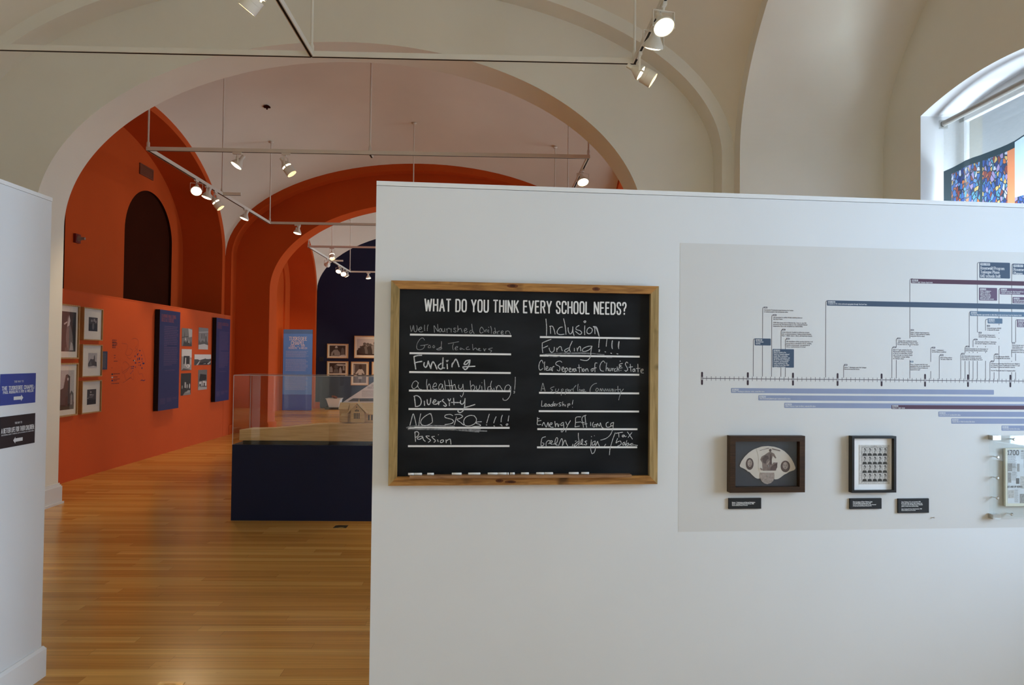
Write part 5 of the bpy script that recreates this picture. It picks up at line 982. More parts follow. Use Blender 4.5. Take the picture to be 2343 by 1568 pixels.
loose([(383, 632), (517, 637), (510, 915), (377, 915)], 'unframed photograph with a pale sky, middle of the left column', .28, [(.58, [(0, .66), (1, .6), (1, 1), (0, 1)]), (.03, [(.18, .3), (.2, .68), (.8, .68), (.78, .3)]), (.45, [(.3, .2), (.35, .6), (.45, .6), (.45, .2)]), (.6, (.66, .2, .18, .08)), (.04, (.62, .2, .05, .03)), (.4, (.9, .4, .08, .16)), (.08, [(0, 0), (.2, .1), (.9, .02), (1, 0)])])
loose([(375, 957), (510, 950), (498, 1242), (370, 1248)], 'unframed dark interior photograph, bottom of the left column', .025, [(.35, [(.34, .35), (.36, .6), (.5, .58), (.5, .32)]), (.4, (.62, .4, .05, .1)), (.45, (.86, .4, .06, .12)), (.3, (.12, .38, .05, .08)), (.2, [(.2, 0), (.4, .15), (.9, .2), (1, .0)]), (.3, [(.5, .1), (.7, .22), (.95, .2), (.9, .1)])])
loose([(610, 345), (737, 357), (729, 640), (604, 636)], 'unframed photograph of people before a building, top of the right column', .22, [(.10, [(.0, .22), (.05, .45), (.2, .3), (.4, .42), (.6, .35), (.8, .44), (1, .3), (1, .2)]), (.48, [(0, 0), (1, 0), (1, .2), (.6, .26), (0, .2)]), (.05, [(.3, .5), (.3, .72), (.36, .72), (.36, .5)]), (.05, [(.52, .5), (.52, .72), (.58, .72), (.58, .5)]), (.04, [(.72, .4), (.72, .62), (.8, .62), (.8, .4)]), (.36, [(.0, .8), (1, .86), (1, .8), (0, .74)])])
loose([(553, 703), (773, 706), (770, 842), (550, 848)], 'unframed wide landscape photograph, middle of the right column', .60, [(.06, [(0, 0), (0, .55), (.2, .54), (.3, .46), (.5, .55), (.62, .6), (.64, .66), (.67, .58), (.85, .56), (1, .6), (1, 0)]), (.02, [(.3, .2), (.6, .3), (.9, .2), (.9, .05), (.3, .05)]), (.42, [(.1, .0), (.3, .4), (.34, .4), (.2, .0)]), (.42, [(.75, .1), (.98, .38), (1, .3), (.85, .04)]), (.5, [(.5, .1), (.66, .18), (.66, .12)])])
loose([(606, 910), (720, 907), (714, 1168), (598, 1178)], 'unframed photograph of white work tables, bottom of the right column', .14, [(.02, [(.1, .45), (.2, .8), (.9, .75), (.95, .5), (.6, .45)]), (.5, [(.1, .15), (.1, .4), (.4, .42), (.4, .2)]), (.52, [(.5, .2), (.5, .45), (.95, .4), (.95, .18)]), (.03, [(.14, .18), (.14, .3), (.3, .3), (.3, .18)]), (.03, [(.62, .16), (.62, .34), (.75, .34), (.75, .16)]), (.35, [(0, 0), (1, 0), (1, .12), (0, .16)])])
# ================================================================== DISPLAY CASE AND MODEL
CX0, CX1, CY0, CY1 = -2.568, -.60, 7.655, 8.20
CTOP = .752; GTOP = 1.44
t = thing('display_case', 'low navy display case with a clear acrylic cover in the archway', 'display case', ((CX0 + CX1) / 2, (CY0 + CY1) / 2, 0))
b = MB(); b.box((CX0, CY0, 0), (CX1, CY1, CTOP)); part('base', b, M['navy_case'], t)
b = MB(); b.box((CX0 + .09, CY0 + .05, CTOP), (CX1 - .09, CY1 - .07, CTOP + .035)); part('plinth', b, M['black'], t)
b = MB(); th = .005
b.box((CX0, CY0, CTOP), (CX1, CY0 + th, GTOP)); b.box((CX0, CY1 - th, CTOP), (CX1, CY1, GTOP)); b.box((CX0, CY0 + th, CTOP), (CX0 + th, CY1 - th, GTOP)); b.box((CX1 - th, CY0 + th, CTOP), (CX1, CY1 - th, GTOP)); b.box((CX0, CY0, GTOP), (CX1, CY1, GTOP + th))
part('acrylic_cover', b, M['glass_case'], t)
b = MB(); e = .0045
for x in (CX0, CX1 - e):
    for y in (CY0, CY1 - e): b.box((x, y, CTOP + .001), (x + e, y + e, GTOP))
for y in (CY0, CY1 - e): b.box((CX0, y, GTOP + .0005), (CX1, y + e, GTOP + th + .0005))
for x in (CX0, CX1 - e): b.box((x, CY0, GTOP + .0005), (x + e, CY1, GTOP + th + .0005))
part('cover_edge', b, M['edge'], t)
M['basswood'] = wood('basswood', lin(200, 160, 106), lin(220, 182, 128), 0, .6, .8)
M['basswood_lt'] = wood('pale basswood', lin(220, 184, 132), lin(236, 202, 150), 0, .6, .8)
M['model_dark'] = mat('dark model window', (.012, .010, .009), .5, .1, 20, .2)
def at(px, py, y): d = pxray(px, py); t_ = y / d.y; return (d.x * t_, y, EYE + d.z * t_)
t = thing('architectural_model', 'wooden model of a church on sloping ground inside the display case', 'model', (-1.6, 7.93, CTOP + .035))
YA, YZ = 7.72, 8.11
fr = [at(x, y, YA) for x, y in ((548, 983.6), (575, 983.2), (603, 981.8), (645, 979), (688, 975.5), (728, 972), (755, 970), (800, 971.3), (812, 971.5), (815, 969.8), (851, 970), (930, 971))]
bkp = [at(x, y, YZ) for x, y in ((580, 978.2), (600, 978), (629, 977.7), (660, 975.4), (695, 971.6), (730, 968.4), (752, 967.4), (790, 966), (800, 966), (803, 965.6), (832, 965.4), (905, 965.2))]
zb = CTOP + .036; b = MB()
b.strip(fr, bkp, 0); b.strip([(p[0], p[1], zb) for p in fr], fr, 1); b.strip(bkp, [(p[0], p[1], zb) for p in bkp], 1)
for p, q_ in ((fr[0], bkp[0]), (bkp[-1], fr[-1])): b.face([(p[0], p[1], zb), p, q_, (q_[0], q_[1], zb)], 1)
b.face([(p[0], p[1], zb) for p in fr] + [(p[0], p[1], zb) for p in reversed(bkp)], 1)
part('terrain', b, [M['basswood_lt'], M['basswood']], t)
GYF, MYF, MYB = 7.865, 7.935, 8.085
zg = at(820, 964.7, GYF)[2] - .012
ridge = at(816, 923, 8.01)[2]; xl = at(776.7, 940, MYF)[0]; xr = -.72; xm = at(797, 936, MYF)[0]
e1_, e2_ = at(785, 936, MYF)[2], at(846, 948, MYF)[2]; ym = (MYF + MYB) / 2
w = MB(); w.box((xl, MYF, zg), (xm, MYB, e1_)); w.box((xm, MYF, zg), (xr, MYB, e2_)); w.hexa([(xl, MYF, e1_), (xl, MYB, e1_), (xl, ym, ridge)], [(xl + .006, MYF, e1_), (xl + .006, MYB, e1_), (xl + .006, ym, ridge)])
w.hexa([(xr - .006, MYF, e2_), (xr - .006, MYB, e2_), (xr - .006, ym, ridge)], [(xr, MYF, e2_), (xr, MYB, e2_), (xr, ym, ridge)])
gp_ = [at(x, y, GYF) for x, y in ((802.5, 964.7), (802.5, 938), (816.5, 925.5), (834, 943.5), (834, 964.7))]
gp_[0] = (gp_[0][0], GYF, zg); gp_[-1] = (gp_[-1][0], GYF, zg)
w.hexa(gp_, [(p[0], MYF + .02, p[2]) for p in gp_])
pl0, pl1 = at(781, 953, MYF - .03), at(796, 953, MYF - .03); w.box((pl0[0], MYF - .03, zg), (pl1[0], MYF, pl0[2]))
part('walls', w, M['basswood'], t)
rf = MB()
def slab(a, b_, c, d_, th_=.007): up = Vector((0, 0, th_)); P = [Vector(x) for x in (a, b_, c, d_)]; rf.hexa(P, [p + up for p in P])
slab((xl - .008, MYF - .012, e1_ - .004), (xm, MYF - .012, e1_ - .004), (xm, ym, ridge), (xl - .008, ym, ridge)); slab((xm, MYF - .012, e2_ - .004), (xr + .008, MYF - .012, e2_ - .004), (xr + .008, ym, ridge), (xm, ym, ridge))
slab((xl - .008, ym, ridge), (xr + .008, ym, ridge), (xr + .008, MYB + .012, e2_ - .004), (xl - .008, MYB + .012, e2_ - .004))
pk = at(817, 924, GYF - .012); gl_ = at(793, 948, GYF - .012); gr = at(840, 948, GYF - .012)
slab(gl_, pk, (pk[0], ym, pk[2]), (gl_[0], MYF + .04, gl_[2])); slab(pk, gr, (gr[0], MYF + .04, gr[2]), (pk[0], ym, pk[2]), .011)
slab((pl0[0] - .006, MYF - .038, pl0[2]), (pl1[0], MYF - .038, pl0[2]), (pl1[0], MYF, pl0[2] + .022), (pl0[0] - .006, MYF, pl0[2] + .022), .004)
part('roof', rf, M['basswood_lt'], t)
sp = at(821.4, 921, 8.01); tp = at(821.2, 912.6, 8.01); s = MB(); s.lathe((sp[0], 8.01, ridge), (0, 0, 1), [(.009, 0), (.008, .012), (.006, .016), (.0004, tp[2] - ridge)], 8); part('spire', s, M['basswood_lt'], t)
PG = Plane((0, GYF - .0012, 0), (1, 0, 0), (0, -1, 0))
def window_at(px0, py0, px1, py1, pl=PG):
    a, e_ = pl.hit(px0, py1), pl.hit(px1, py0); x = MB(); x.pbox(pl, a[0], a[1], e_[0], e_[1], -.001, .0004); part('window', x, M['model_dark'], t)
for i in range(4):
    for j in range(3): x0 = 809.6 + i * 3.65; y0 = 946.0 + j * 4.4; window_at(x0, y0, x0 + 2.2, y0 + 3.5)
for x0, y0, y1 in ((812.2, 938.3, 942), (815.4, 937, 942), (818.6, 938.3, 942), (815, 930.8, 933.2)): window_at(x0, y0, x0 + 1.9, y1)
PM = Plane((0, MYF - .0012, 0), (1, 0, 0), (0, -1, 0)); window_at(842.5, 950, 845.5, 962, PM); window_at(849.5, 950, 852.5, 962, PM)

# ================================================================== LAST ROOM
M['banner_blue'] = mat('mid blue banner', (.11, .29, .80), .6, .03, 3, .2); M['banner_deep'] = mat('deep blue banner foot', (.035, .075, .48), .6, .03, 3, .2); M['banner_top_shade'] = mat('shadowed blue banner head', (.09, .20, .48), .6, .03, 3, .2)  # head band is darker: the shadow at the panel top is in its colour
M['banner_text'] = mat('pale banner lettering', (.72, .72, .80), .6, .03, 10, .2)
q = px_rect(PJ, [(648.5, 752), (715, 756.5), (713, 934.5), (646, 935.5)], .03)
t = thing('banner_panel', 'tall blue title panel for the chapel exhibit standing in the far bay', 'panel', PJ.p((q[0] + q[2]) / 2, 0, .02))
H = q[3] - .01; b = MB(); b.pbox(PJ, q[0], .01, q[2], q[3], .002, .0295); part('core', b, M['panel_edge'], t)
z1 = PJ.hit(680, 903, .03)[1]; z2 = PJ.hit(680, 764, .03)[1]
b = MB(); b.prect(PJ, q[0], .01, q[2], z1, .030, 1); b.prect(PJ, q[0], z1, q[2], z2, .030, 0); b.prect(PJ, q[0], z2, q[2], q[3], .030, 2); part('face', b, [M['banner_blue'], M['banner_deep'], M['banner_top_shade']], t)
x = MB(); uc = (q[0] + q[2]) / 2; Wd = q[2] - q[0]
def bl(txt, y, hpx, wpx, u=None, slab=True, wt=.13): v = PJ.hit(682, y, .03)[1]; k = 22.98 / FPX; letter(x, PJ, txt, uc if u is None else u, v, hpx * k, wt, .9, .18, slab, 'c', fit=wpx * k, off=.0306)
bl('TUSKEGEE', 779, 7.6, 40); bl('CHAPEL', 789, 7.6, 30); k_ = 22.98 / FPX
bl('PAUL', 794, 3.6, 10, uc - 11.5 * k_); bl('RUDOLPH', 798.6, 3.6, 18, uc - 11.5 * k_); bl('*', 795.6, 3, 3, uc + .5 * k_, False); bl('FRY', 794, 3.6, 8, uc + 12 * k_); bl('& WELCH', 798.6, 3.6, 17, uc + 12 * k_)
part('heading', x, M['banner_text'], t)
M['banner_small'] = mat('small print on banner', (.30, .42, .80), .6, .03, 10, .2)
for y, n_, sd in ((804.5, 7, 1), (823, 13, 2), (857.5, 17, 3)): x = MB(); v = PJ.hit(682, y, .03)[1]; grey_lines(x, PJ, q[0] + Wd * .09, v, Wd * .78, n_, 2.16 * k_, 1.0 * k_, .0306, sd, .9); part('paragraph', x, M['banner_small'], t)

M['frame_pale'] = wood('pale frame', lin(184, 140, 92), lin(206, 164, 112), 2, .45, 1.0); M['mat_warm'] = mat('warm white mat', (.78, .72, .60), .7, .02, 30, .15)
def blue_frame(r_, p_, label, base, shapes):
    q = px_rect(PB, [(r_[0], r_[1]), (r_[2], r_[1]), (r_[2], r_[3]), (r_[0], r_[3])], .04); t = thing('framed_photograph', label, 'picture frame', PB.p((q[0] + q[2]) / 2, q[1], .02), 'framed photographs on the midnight blue wall')
    rect_frame(t, PB, *q, .022, .04, M['frame_pale']); b = MB(); b.pbox(PB, q[0] + .01, q[1] + .01, q[2] - .01, q[3] - .01, .002, .025); part('mat_board', b, M['mat_warm'], t)
    f = px_rect(PB, [(p_[0], p_[1]), (p_[2], p_[1]), (p_[2], p_[3]), (p_[0], p_[3])], .026); print_shapes(t, PB, *f, .0258, base, shapes)
    b = MB(); b.pbox(PB, q[0] + .022, q[1] + .022, q[2] - .022, q[3] - .022, .032, .034); part('glazing', b, M['glazing'], t)
blue_frame((748.5, 787, 796.5, 820), (754, 791, 790.5, 815.5), 'pale framed photograph of a person in a white cap, upper left on the blue wall', .04,
           [(.28, [(.08, .02), (.12, .35), (.28, .60), (.5, .62), (.66, .35), (.68, .02)]), (.05, [(.2, .1), (.26, .4), (.32, .1)]), (.10, (.42, .72, .08, .14)), (.55, [(.34, .78), (.36, .92), (.44, .97), (.5, .9), (.5, .78)]), (.14, [(.72, .2), (.74, .7), (.84, .84), (.92, .6), (.94, .2)]), (.55, [(.62, .02), (.75, .14), (.95, .16), (1, .04), (1, 0), (.6, 0)])])
blue_frame((748, 827, 796.5, 858.5), (753.5, 831, 790.5, 855), 'pale framed photograph of a crowd outdoors, lower left on the blue wall', .03,
           [(.45, [(.34, .78), (.5, .92), (1, .88), (1, .74), (.6, .72)]), (.3, [(.02, .1), (.04, .6), (.12, .7), (.2, .5), (.22, .1)]), (.10, (.42, .62, .12, .2)), (.14, [(.24, .05), (.3, .4), (.54, .42), (.58, .05)]), (.38, [(.6, .05), (.62, .5), (.7, .64), (.76, .4), (.78, .05)]), (.3, [(.82, .3), (.84, .8), (.92, .84), (.96, .3)]), (.5, [(0, .0), (1, .04), (1, .0)])])
blue_frame((810.5, 769, 888, 820), (816.5, 776, 882, 813), 'large pale framed group photograph with bare sky, upper right on the blue wall', .55,
           sum([person_shape(x, 0, s, g) for x, s, g in ((.07, .46, .06), (.14, .60, .05), (.27, .82, .06), (.38, .80, .18), (.47, .76, .06), (.55, .68, .05), (.64, .88, .3), (.76, .74, .06), (.88, .8, .08))], []) + [(.03, [(0, 0), (.0, .28), (.12, .1), (.5, .06), (1, .12), (1, 0)])])
blue_frame((803, 828, 843.5, 882), (808.5, 833, 838, 876.5), 'pale framed upright photograph of a child in a white dress on the blue wall', .10,
           [(.16, [(0, 0), (0, .4), (1, .36), (1, 0)]), (.34, [(.0, .5), (.02, .95), (.12, .95), (.1, .5)]), (.55, [(.14, .48), (.3, .62), (.42, .72), (.68, .72), (.8, .6), (.88, .46), (.76, .48), (.66, .54), (.64, .34), (.4, .34), (.38, .54), (.26, .46)]), (.05, (.54, .84, .12, .13)), (.42, [(.38, .2), (.38, .34), (.68, .34), (.68, .2)]), (.06, [(.48, .02), (.47, .2), (.60, .2), (.58, .02)])])
blue_frame((850.5, 828, 884, 858), (856, 832, 879, 853), 'pale framed photograph on the blue wall, half hidden by the white partition edge', .08, person_shape(.5, 0, .8, .3))
q = px_rect(PB, [(730.5, 817), (740.5, 817), (740, 827), (730, 827)]); M['plate'] = mat('dark wall plate', lin(34, 34, 44), .4, .05, 10, .4)
t = thing('wall_plate', 'small dark switch plate on the midnight blue wall left of the photographs', 'switch plate', PB.p(q[0], q[1], 0)); b = MB(); b.pbox(PB, *q, 0, .008); part('plate', b, M['plate'], t); b = MB(); um = (q[0] + q[2]) / 2; b.pbox(PB, um - .012, (q[1] + q[3]) / 2 - .03, um + .012, (q[1] + q[3]) / 2 + .03, .008, .014); part('toggle', b, M['black'], t)
# tub of bricks
def floor_hit(px, py): d = pxray(px, py); t_ = -EYE / d.z; return (d.x * t_, d.y * t_)
f0, f1 = floor_hit(743, 937.5), floor_hit(783, 937.5); yb = f0[1]
M['tub'] = mat('white plastic tub', (.70, .67, .62), .45, .02, 5, .3); M['brick'] = mat('red brown brick', lin(126, 62, 40), .8, .15, 20, .1)
b = MB(); b.box((f0[0], yb, 0), (f1[0] + .05, yb + .50, .062)); solo('plinth_board', b, M['black'], 'low black board on the floor under the white tub', 'plinth', ((f0[0] + f1[0]) / 2, yb + .25, 0))
def atx(px, y): return at(px, 900, y)[0]
ty = yb + .10; z0 = .064; z1 = at(765, 912.5, ty)[2]
x0b, x1b, x0t, x1t = atx(753, ty), atx(775, ty), atx(746.5, ty), atx(779, ty); b = MB(); dp = .34
t = thing('storage_tub', 'white plastic tub of bricks on a black board in front of the blue wall', 'tub', ((x0b + x1b) / 2, ty + .15, z0))
def ring(o0, o1, z, i=0): return [(o0 + i, ty + i - (z - z0) * .12, z), (o1 - i, ty + i - (z - z0) * .12, z), (o1 - i, ty + dp - i + (z - z0) * .12, z), (o0 + i, ty + dp - i + (z - z0) * .12, z)]
O0, O1, I1, I0 = ring(x0b, x1b, z0), ring(x0t, x1t, z1), ring(x0t, x1t, z1, .012), ring(x0b, x1b, z0 + .01, .012)
for k in range(4): n1 = (k + 1) % 4; b.face([O0[k], O0[n1], O1[n1], O1[k]]); b.face([I0[k], I0[n1], I1[n1], I1[k]]); b.face([O1[k], O1[n1], I1[n1], I1[k]])
b.face(O0); b.face(I0); part('bin', b, M['tub'], t)
b = MB(); r_ = ring(x0t - .018, x1t + .018, z1 - .012); r2 = ring(x0t - .018, x1t + .018, z1 + .004); ri = ring(x0t + .004, x1t - .004, z1 + .004)
for k in range(4): n1 = (k + 1) % 4; b.face([r_[k], r_[n1], r2[n1], r2[k]]); b.face([r2[k], r2[n1], ri[n1], ri[k]])
part('rim', b, M['tub'], t)
for i, (fx, fz, rz) in enumerate(((.18, 0, 1.5), (.42, .0, 1.62), (.70, .0, 1.5), (.50, .075, 1.3))):
    b = MB(); b.box((-.10, -.047, -.028), (.10, .047, .028)); o = solo('brick', b, M['brick'], ['red brown brick at the left end inside the white tub', 'red brown brick in the middle inside the white tub', 'red brown brick at the right end inside the white tub', 'red brown brick lying tilted on top of the heap in the tub'][i], 'brick', (0, 0, 0), 'bricks in the tub')
    o.location = (x0t + (x1t - x0t) * fx, ty + .17, z1 - .035 + fz); o.rotation_euler = (0, 0 if i < 3 else .25, rz)
# slanted reading panel
YR = yb + .55; PR = Plane((0, YR, 0), (1, 0, 0), (0, -1, 0)); M['panel_white'] = mat('pale reading panel', (.52, .50, .50), .6, .03, 5, .2)
t = thing('reading_panel', 'white slant-sided reading panel standing behind the church model', 'panel', (PR.hit(850, 930)[0], YR, 0))
pp = [PR.hit(*p) for p in ((783, 921.5), (840, 884), (905, 841), (905, 921.5))]; b = MB(); b.pprism(PR, pp, -.02, .0); part('board', b, M['panel_white'], t)
pp = [PR.hit(*p) for p in ((795.5, 919), (807.5, 911.8), (903, 911.8), (903, 919))]; b = MB(); b.ppoly(PR, pp, .001); part('picture_strip', b, gm(.035), t)
x = MB(); kk = YR / FPX
for s_, px, py in (('TUSKEGEE', 848, 884.5), ('BRICK MAKING', 841.5, 889.5)): a = PR.hit(px, py); letter(x, PR, s_, a[0], a[1], 4 * kk, .16, .9, .18, True, off=.001)
a = PR.hit(828, 895); grey_lines(x, PR, a[0], a[1], .9, 7, 2.1 * kk, .9 * kk, .001, 4); part('lettering', x, gm(.24), t)
b = MB()
for px in (795, 880): a = PR.hit(px, 921)[0]; b.box((a - .02, YR, 0), (a + .02, YR + .02, PR.hit(800, 921)[1])); b.box((a - .02, YR - .02, 0), (a + .02, YR + .22, .02))
part('stand', b, M['black'], t)

# ================================================================== TRACK LIGHTING
ZT, HWT, HDT, DYT = 4.20, 2.75, 2.60, -.20
TR_W, TR_H = .036, .046
def rail(root, a, b_, name='rail'):
    m = MB(); m.bar(a, b_, TR_W, TR_H, m=0); d = (Vector(b_) - Vector(a)).normalized() * .004; dn = Vector((0, 0, -TR_H / 2 - .0006))
    m.bar(Vector(a) + dn + d, Vector(b_) + dn - d, TR_W * .52, .002, m=1); return part(name, m, [M['track'], M['slot']], root)
def track(k, label, centre):
    yc = ycen(k) + DYT; xs = (CX - HWT, CX, CX + HWT); ys = (yc - HDT, yc, yc + HDT)
    t = thing('lighting_track', label, 'track lighting', (CX, yc, ZT), 'suspended lighting tracks')
    for y in (ys[0], ys[2]): rail(t, (xs[0] - TR_W / 2, y, ZT), (xs[1], y, ZT)); rail(t, (xs[1], y, ZT), (xs[2] + TR_W / 2, y, ZT))
    for x in (xs[0], xs[2]) + ((xs[1],) if centre else ()): rail(t, (x, ys[0], ZT - .0007), (x, yc, ZT - .0007)); rail(t, (x, yc, ZT - .0007), (x, ys[2], ZT - .0007))
    rail(t, (xs[0], yc, ZT), (xs[0] + .30, yc, ZT), 'stub'); rail(t, (xs[2], yc, ZT), (xs[2] - .30, yc, ZT), 'stub')
    if not centre: rail(t, (xs[1], ys[0], ZT), (xs[1], ys[0] + .16, ZT), 'stub'); rail(t, (xs[1], ys[2], ZT), (xs[1], ys[2] - .16, ZT), 'stub')
    for i, x in enumerate(xs):
        for j, y in enumerate(ys):
            if i == 1 and j == 1: continue
            zt = vault_z(x, y, k) - .004; r_ = MB(); r_.tube((x, y, ZT + TR_H / 2), (x, y, zt), .0115, 10); r_.lathe((x, y, ZT + TR_H / 2), (0, 0, 1), [(.020, 0), (.020, .05), (.012, .07)], 10)
            r_.lathe((x, y, zt - .02), (0, 0, 1), [(.03, 0), (.05, .02)], 12); part('suspension_rod', r_, M['track'], t, 40)
track(0, 'cream lighting track hung from the vault of the front room above the partition', True)
track(1, 'cream rectangular lighting track hung in the orange room beyond the first arch', False)
track(2, 'cream rectangular lighting track hung in the last room before the blue wall', False)
tx0, tx2 = CX - HWT, CX + HWT
def ty_(k, j): return ycen(k) + DYT + j * HDT
WARM = (1.0, .76, .46)
def spot(pos, aim, snoot, label, along, power=60, size=62, drop=.155, group='track spotlights'):
    x, y = pos; root = thing('track_spotlight', label, 'spotlight', (x, y, ZT - TR_H / 2), group)
    a = Vector(aim).normalized(); pv = Vector((x, y, ZT - TR_H / 2 - drop)); zt = ZT - TR_H / 2
    g = .76 if snoot else .94                     # the snooted heads are the smaller model
    h = a.cross(Vector((0, 0, 1)))
    if h.length < .2: h = Vector((1, 0, 0)) if along == 'y' else Vector((0, 1, 0))
    h.z = 0; h.normalize(); hw = .088 * g
    S = lambda pr: [(r * g if r > .001 else r, d_ * g) for r, d_ in pr]
    m = MB(); l = (.055, .014) if along == 'x' else (.014, .055)
    m.box((x - l[0], y - l[1], zt - .026), (x + l[0], y + l[1], zt - .0015)); m.tube((x, y, zt - .05), (x, y, zt - .02), .009, 10); part('track_adapter', m, M['enamel'], root, 40)
    m = MB(); top = Vector((x, y, zt - .05))
    for s in (-1, 1):
        p0 = top + h * hw * s; p1 = pv + h * hw * s + Vector((0, 0, -.01)); m.bar(p0, p1, .022 * g, .004, up=h)
    m.bar(top - h * hw, top + h * hw, .022 * g, .004); part('yoke', m, M['enamel'], root)
    m = MB(); m.lathe(pv - a * .155 * g, a, S([(.020, 0), (.026, .004), (.026, .062), (.030, .066), (.034, .080), (.046, .098), (.058, .118), (.072, .138), (.080, .150), (.082, .166), (.082, .176), (.076, .176)]), 28, caps=False); m.lathe(pv - a * .155 * g, a, S([(.0001, 0), (.020, 0)]), 28, caps=False)
    m.tube(pv - h * .092 * g + a * .012 * g, pv + h * .092 * g + a * .012 * g, .006, 8); part('lamp_housing', m, M['enamel'], root, 40)
    m = MB(); m.lathe(pv + a * .012 * g, a, S([(.078, 0), (.070, .010), (.050, .018), (.025, .022), (.0005, .0235)]), 28, caps=False); part('lamp_lens', m, M['lens'], root, 60)
    if snoot:
        m = MB(); m.lathe(pv + a * .052 * g, a, S([(.079, .0), (.086, 0), (.086, .045), (.084, .047), (.086, .049), (.086, .125), (.080, .125), (.079, .0)]), 28, caps=False)
        for s in (-1, 1): m.bar(pv + h * .084 * g * s + a * .015 * g, pv + h * .084 * g * s + a * .06 * g, .016, .003, up=h)
        part('snoot', m, M['enamel'], root, 40)
    d = bpy.data.lights.new('lamp_light', 'SPOT'); d.energy = power; d.color = WARM; d.spot_size = R(size if not snoot else 40); d.spot_blend = .7; d.shadow_soft_size = .05
    o = bpy.data.objects.new('lamp_light', d); COL.objects.link(o); o.parent = root
    o.location = pv + a * .05 - root_loc(root); o.rotation_mode = 'QUATERNION'; o.rotation_quaternion = a.to_track_quat('-Z', 'Y')
def on_x(px, py, X): d = pxray(px, py); t_ = X / d.x; return d.y * t_
def on_y(px, py, Y): d = pxray(px, py); return d.x * Y / d.y
PA_, PB_, PC_ = 200, 85, 180
spot((CX, on_x(594, -105, CX)), (-.62, .12, -.78), True, 'white snooted spotlight cut by the top edge on the front room centre track', 'y', PA_)
yA = on_x(1463, 135, tx2)
spot((tx2, yA), (.80, -.12, -.52), True, 'white spotlight with a long cylindrical snoot hanging by the right corner of the front track', 'y', PA_)
spot((tx2, on_x(1495, 62, tx2)), (-.12, .45, -.86), False, 'white spotlight with its housing turned to view, middle of three on the front track', 'y', PA_)
spot((tx2, on_x(1518, 15, tx2)), (.15, -.55, -.80), False, 'glaring white spotlight facing the viewer, topmost of the three on the front track', 'y', PA_)
spot((on_y(543, 345, ty_(1, -1)), ty_(1, -1)), (-.50, -.22, -.84), False, 'bright open spotlight tilted left, leftmost on the front rail of the orange room track', 'x', PB_)
spot((on_y(655, 345, ty_(1, -1)), ty_(1, -1)), (.58, -.05, -.80), True, 'snooted spotlight tilted right on the front rail of the orange room track', 'x', PB_)
spot((tx0, on_x(450, 405, tx0)), (.22, -.70, -.66), False, 'round glowing spotlight facing the viewer, nearest of the three clustered on the left rail', 'y', PB_)
spot((tx0, on_x(474, 420, tx0)), (-.30, -.10, -.95), False, 'downlit spotlight, middle of the three clustered on the left rail', 'y', PB_)
spot((tx0, on_x(493, 432, tx0)), (.62, .05, -.78), True, 'snooted spotlight tilted right, farthest of the three clustered on the left rail', 'y', PB_)
spot((tx0, on_x(560, 474, tx0)), (-.35, -.12, -.94), False, 'single spotlight by itself at the far end of the left rail in the orange room', 'y', PB_)
spot((on_y(681, 508, ty_(1, 1)), ty_(1, 1)), (-.20, -.12, -.96), False, 'single spotlight under the far rail of the orange room track', 'x', PB_)
spot((tx2, on_x(1334, 378, tx2)), (.12, -.50, -.85), False, 'bright spotlight on the right rail of the orange room just above the white partition', 'y', PB_)
spot((on_y(760, 566, ty_(2, -1)), ty_(2, -1)), (.18, -.55, -.80), True, 'snooted spotlight under the front rail of the last room track', 'x', PC_)
spot((tx0, on_x(749, 590, tx0)), (-.42, .66, -.62), False, 'small spotlight alone on the left rail of the last room track', 'y', PC_)
spot((tx0, on_x(775, 606, tx0)), (-.12, -.60, -.80), False, 'left one of the three glaring spotlights at the last track corner', 'y', PC_)
spot((tx0, on_x(786, 613, tx0)), (.22, -.75, -.62), False, 'middle one of the three glaring spotlights at the last track corner', 'y', PC_)
spot((tx0, on_x(793, 618, tx0)), (.35, .30, -.88), False, 'right one of the three glaring spotlights at the last track corner', 'y', PC_)
spot((on_y(843, 629, ty_(2, 1)), ty_(2, 1)), (.10, -.12, -.98), False, 'small spotlight under the last track far rail next to the white partition edge', 'x', PC_)

# ================================================================== FIXTURES
PN = Plane((XBL, 0, 0), (0, 1, 0), (1, 0, 0))
G10 = (130, 220, 3.135)
q = px_rect(PN, [cp(G10, 597, 485), cp(G10, 692, 524), cp(G10, 690, 600), cp(G10, 592, 562)], .01); M['vent'] = mat('dusty vent metal', lin(112, 62, 40), .5, .06, 20, .3)
t = thing('air_vent', 'slatted air vent high on the orange bay wall above the dark arch', 'vent', PN.p((q[0] + q[2]) / 2, q[1], 0)); rect_frame(t, PN, *q, .03, .02, M['vent']); b = MB(); b.pbox(PN, q[0] + .02, q[1] + .02, q[2] - .02, q[3] - .02, 0, .003); part('backing', b, M['slot'], t)
n_ = 9
for i in range(n_): v = q[1] + .035 + (q[3] - q[1] - .07) * (i + .5) / n_; b = MB(); b.hexa([PN.p(q[0] + .03, v - .012, .003), PN.p(q[2] - .03, v - .012, .003), PN.p(q[2] - .03, v + .004, .018), PN.p(q[0] + .03, v + .004, .018)], [PN.p(q[0] + .03, v - .008, .003), PN.p(q[2] - .03, v - .008, .003), PN.p(q[2] - .03, v + .008, .018), PN.p(q[0] + .03, v + .008, .018)]); part('slat', b, M['vent'], t)
q = px_rect(PN, [cp(G10, 128, 988), cp(G10, 164, 992), cp(G10, 162, 1056), cp(G10, 126, 1052)], .02); M['strobe_red'] = mat('dark red plastic', lin(112, 34, 26), .45, .04, 10, .3); M['strobe_clear'] = mat('clear strobe lens', (.30, .22, .17), .2, .05, 10, .5)
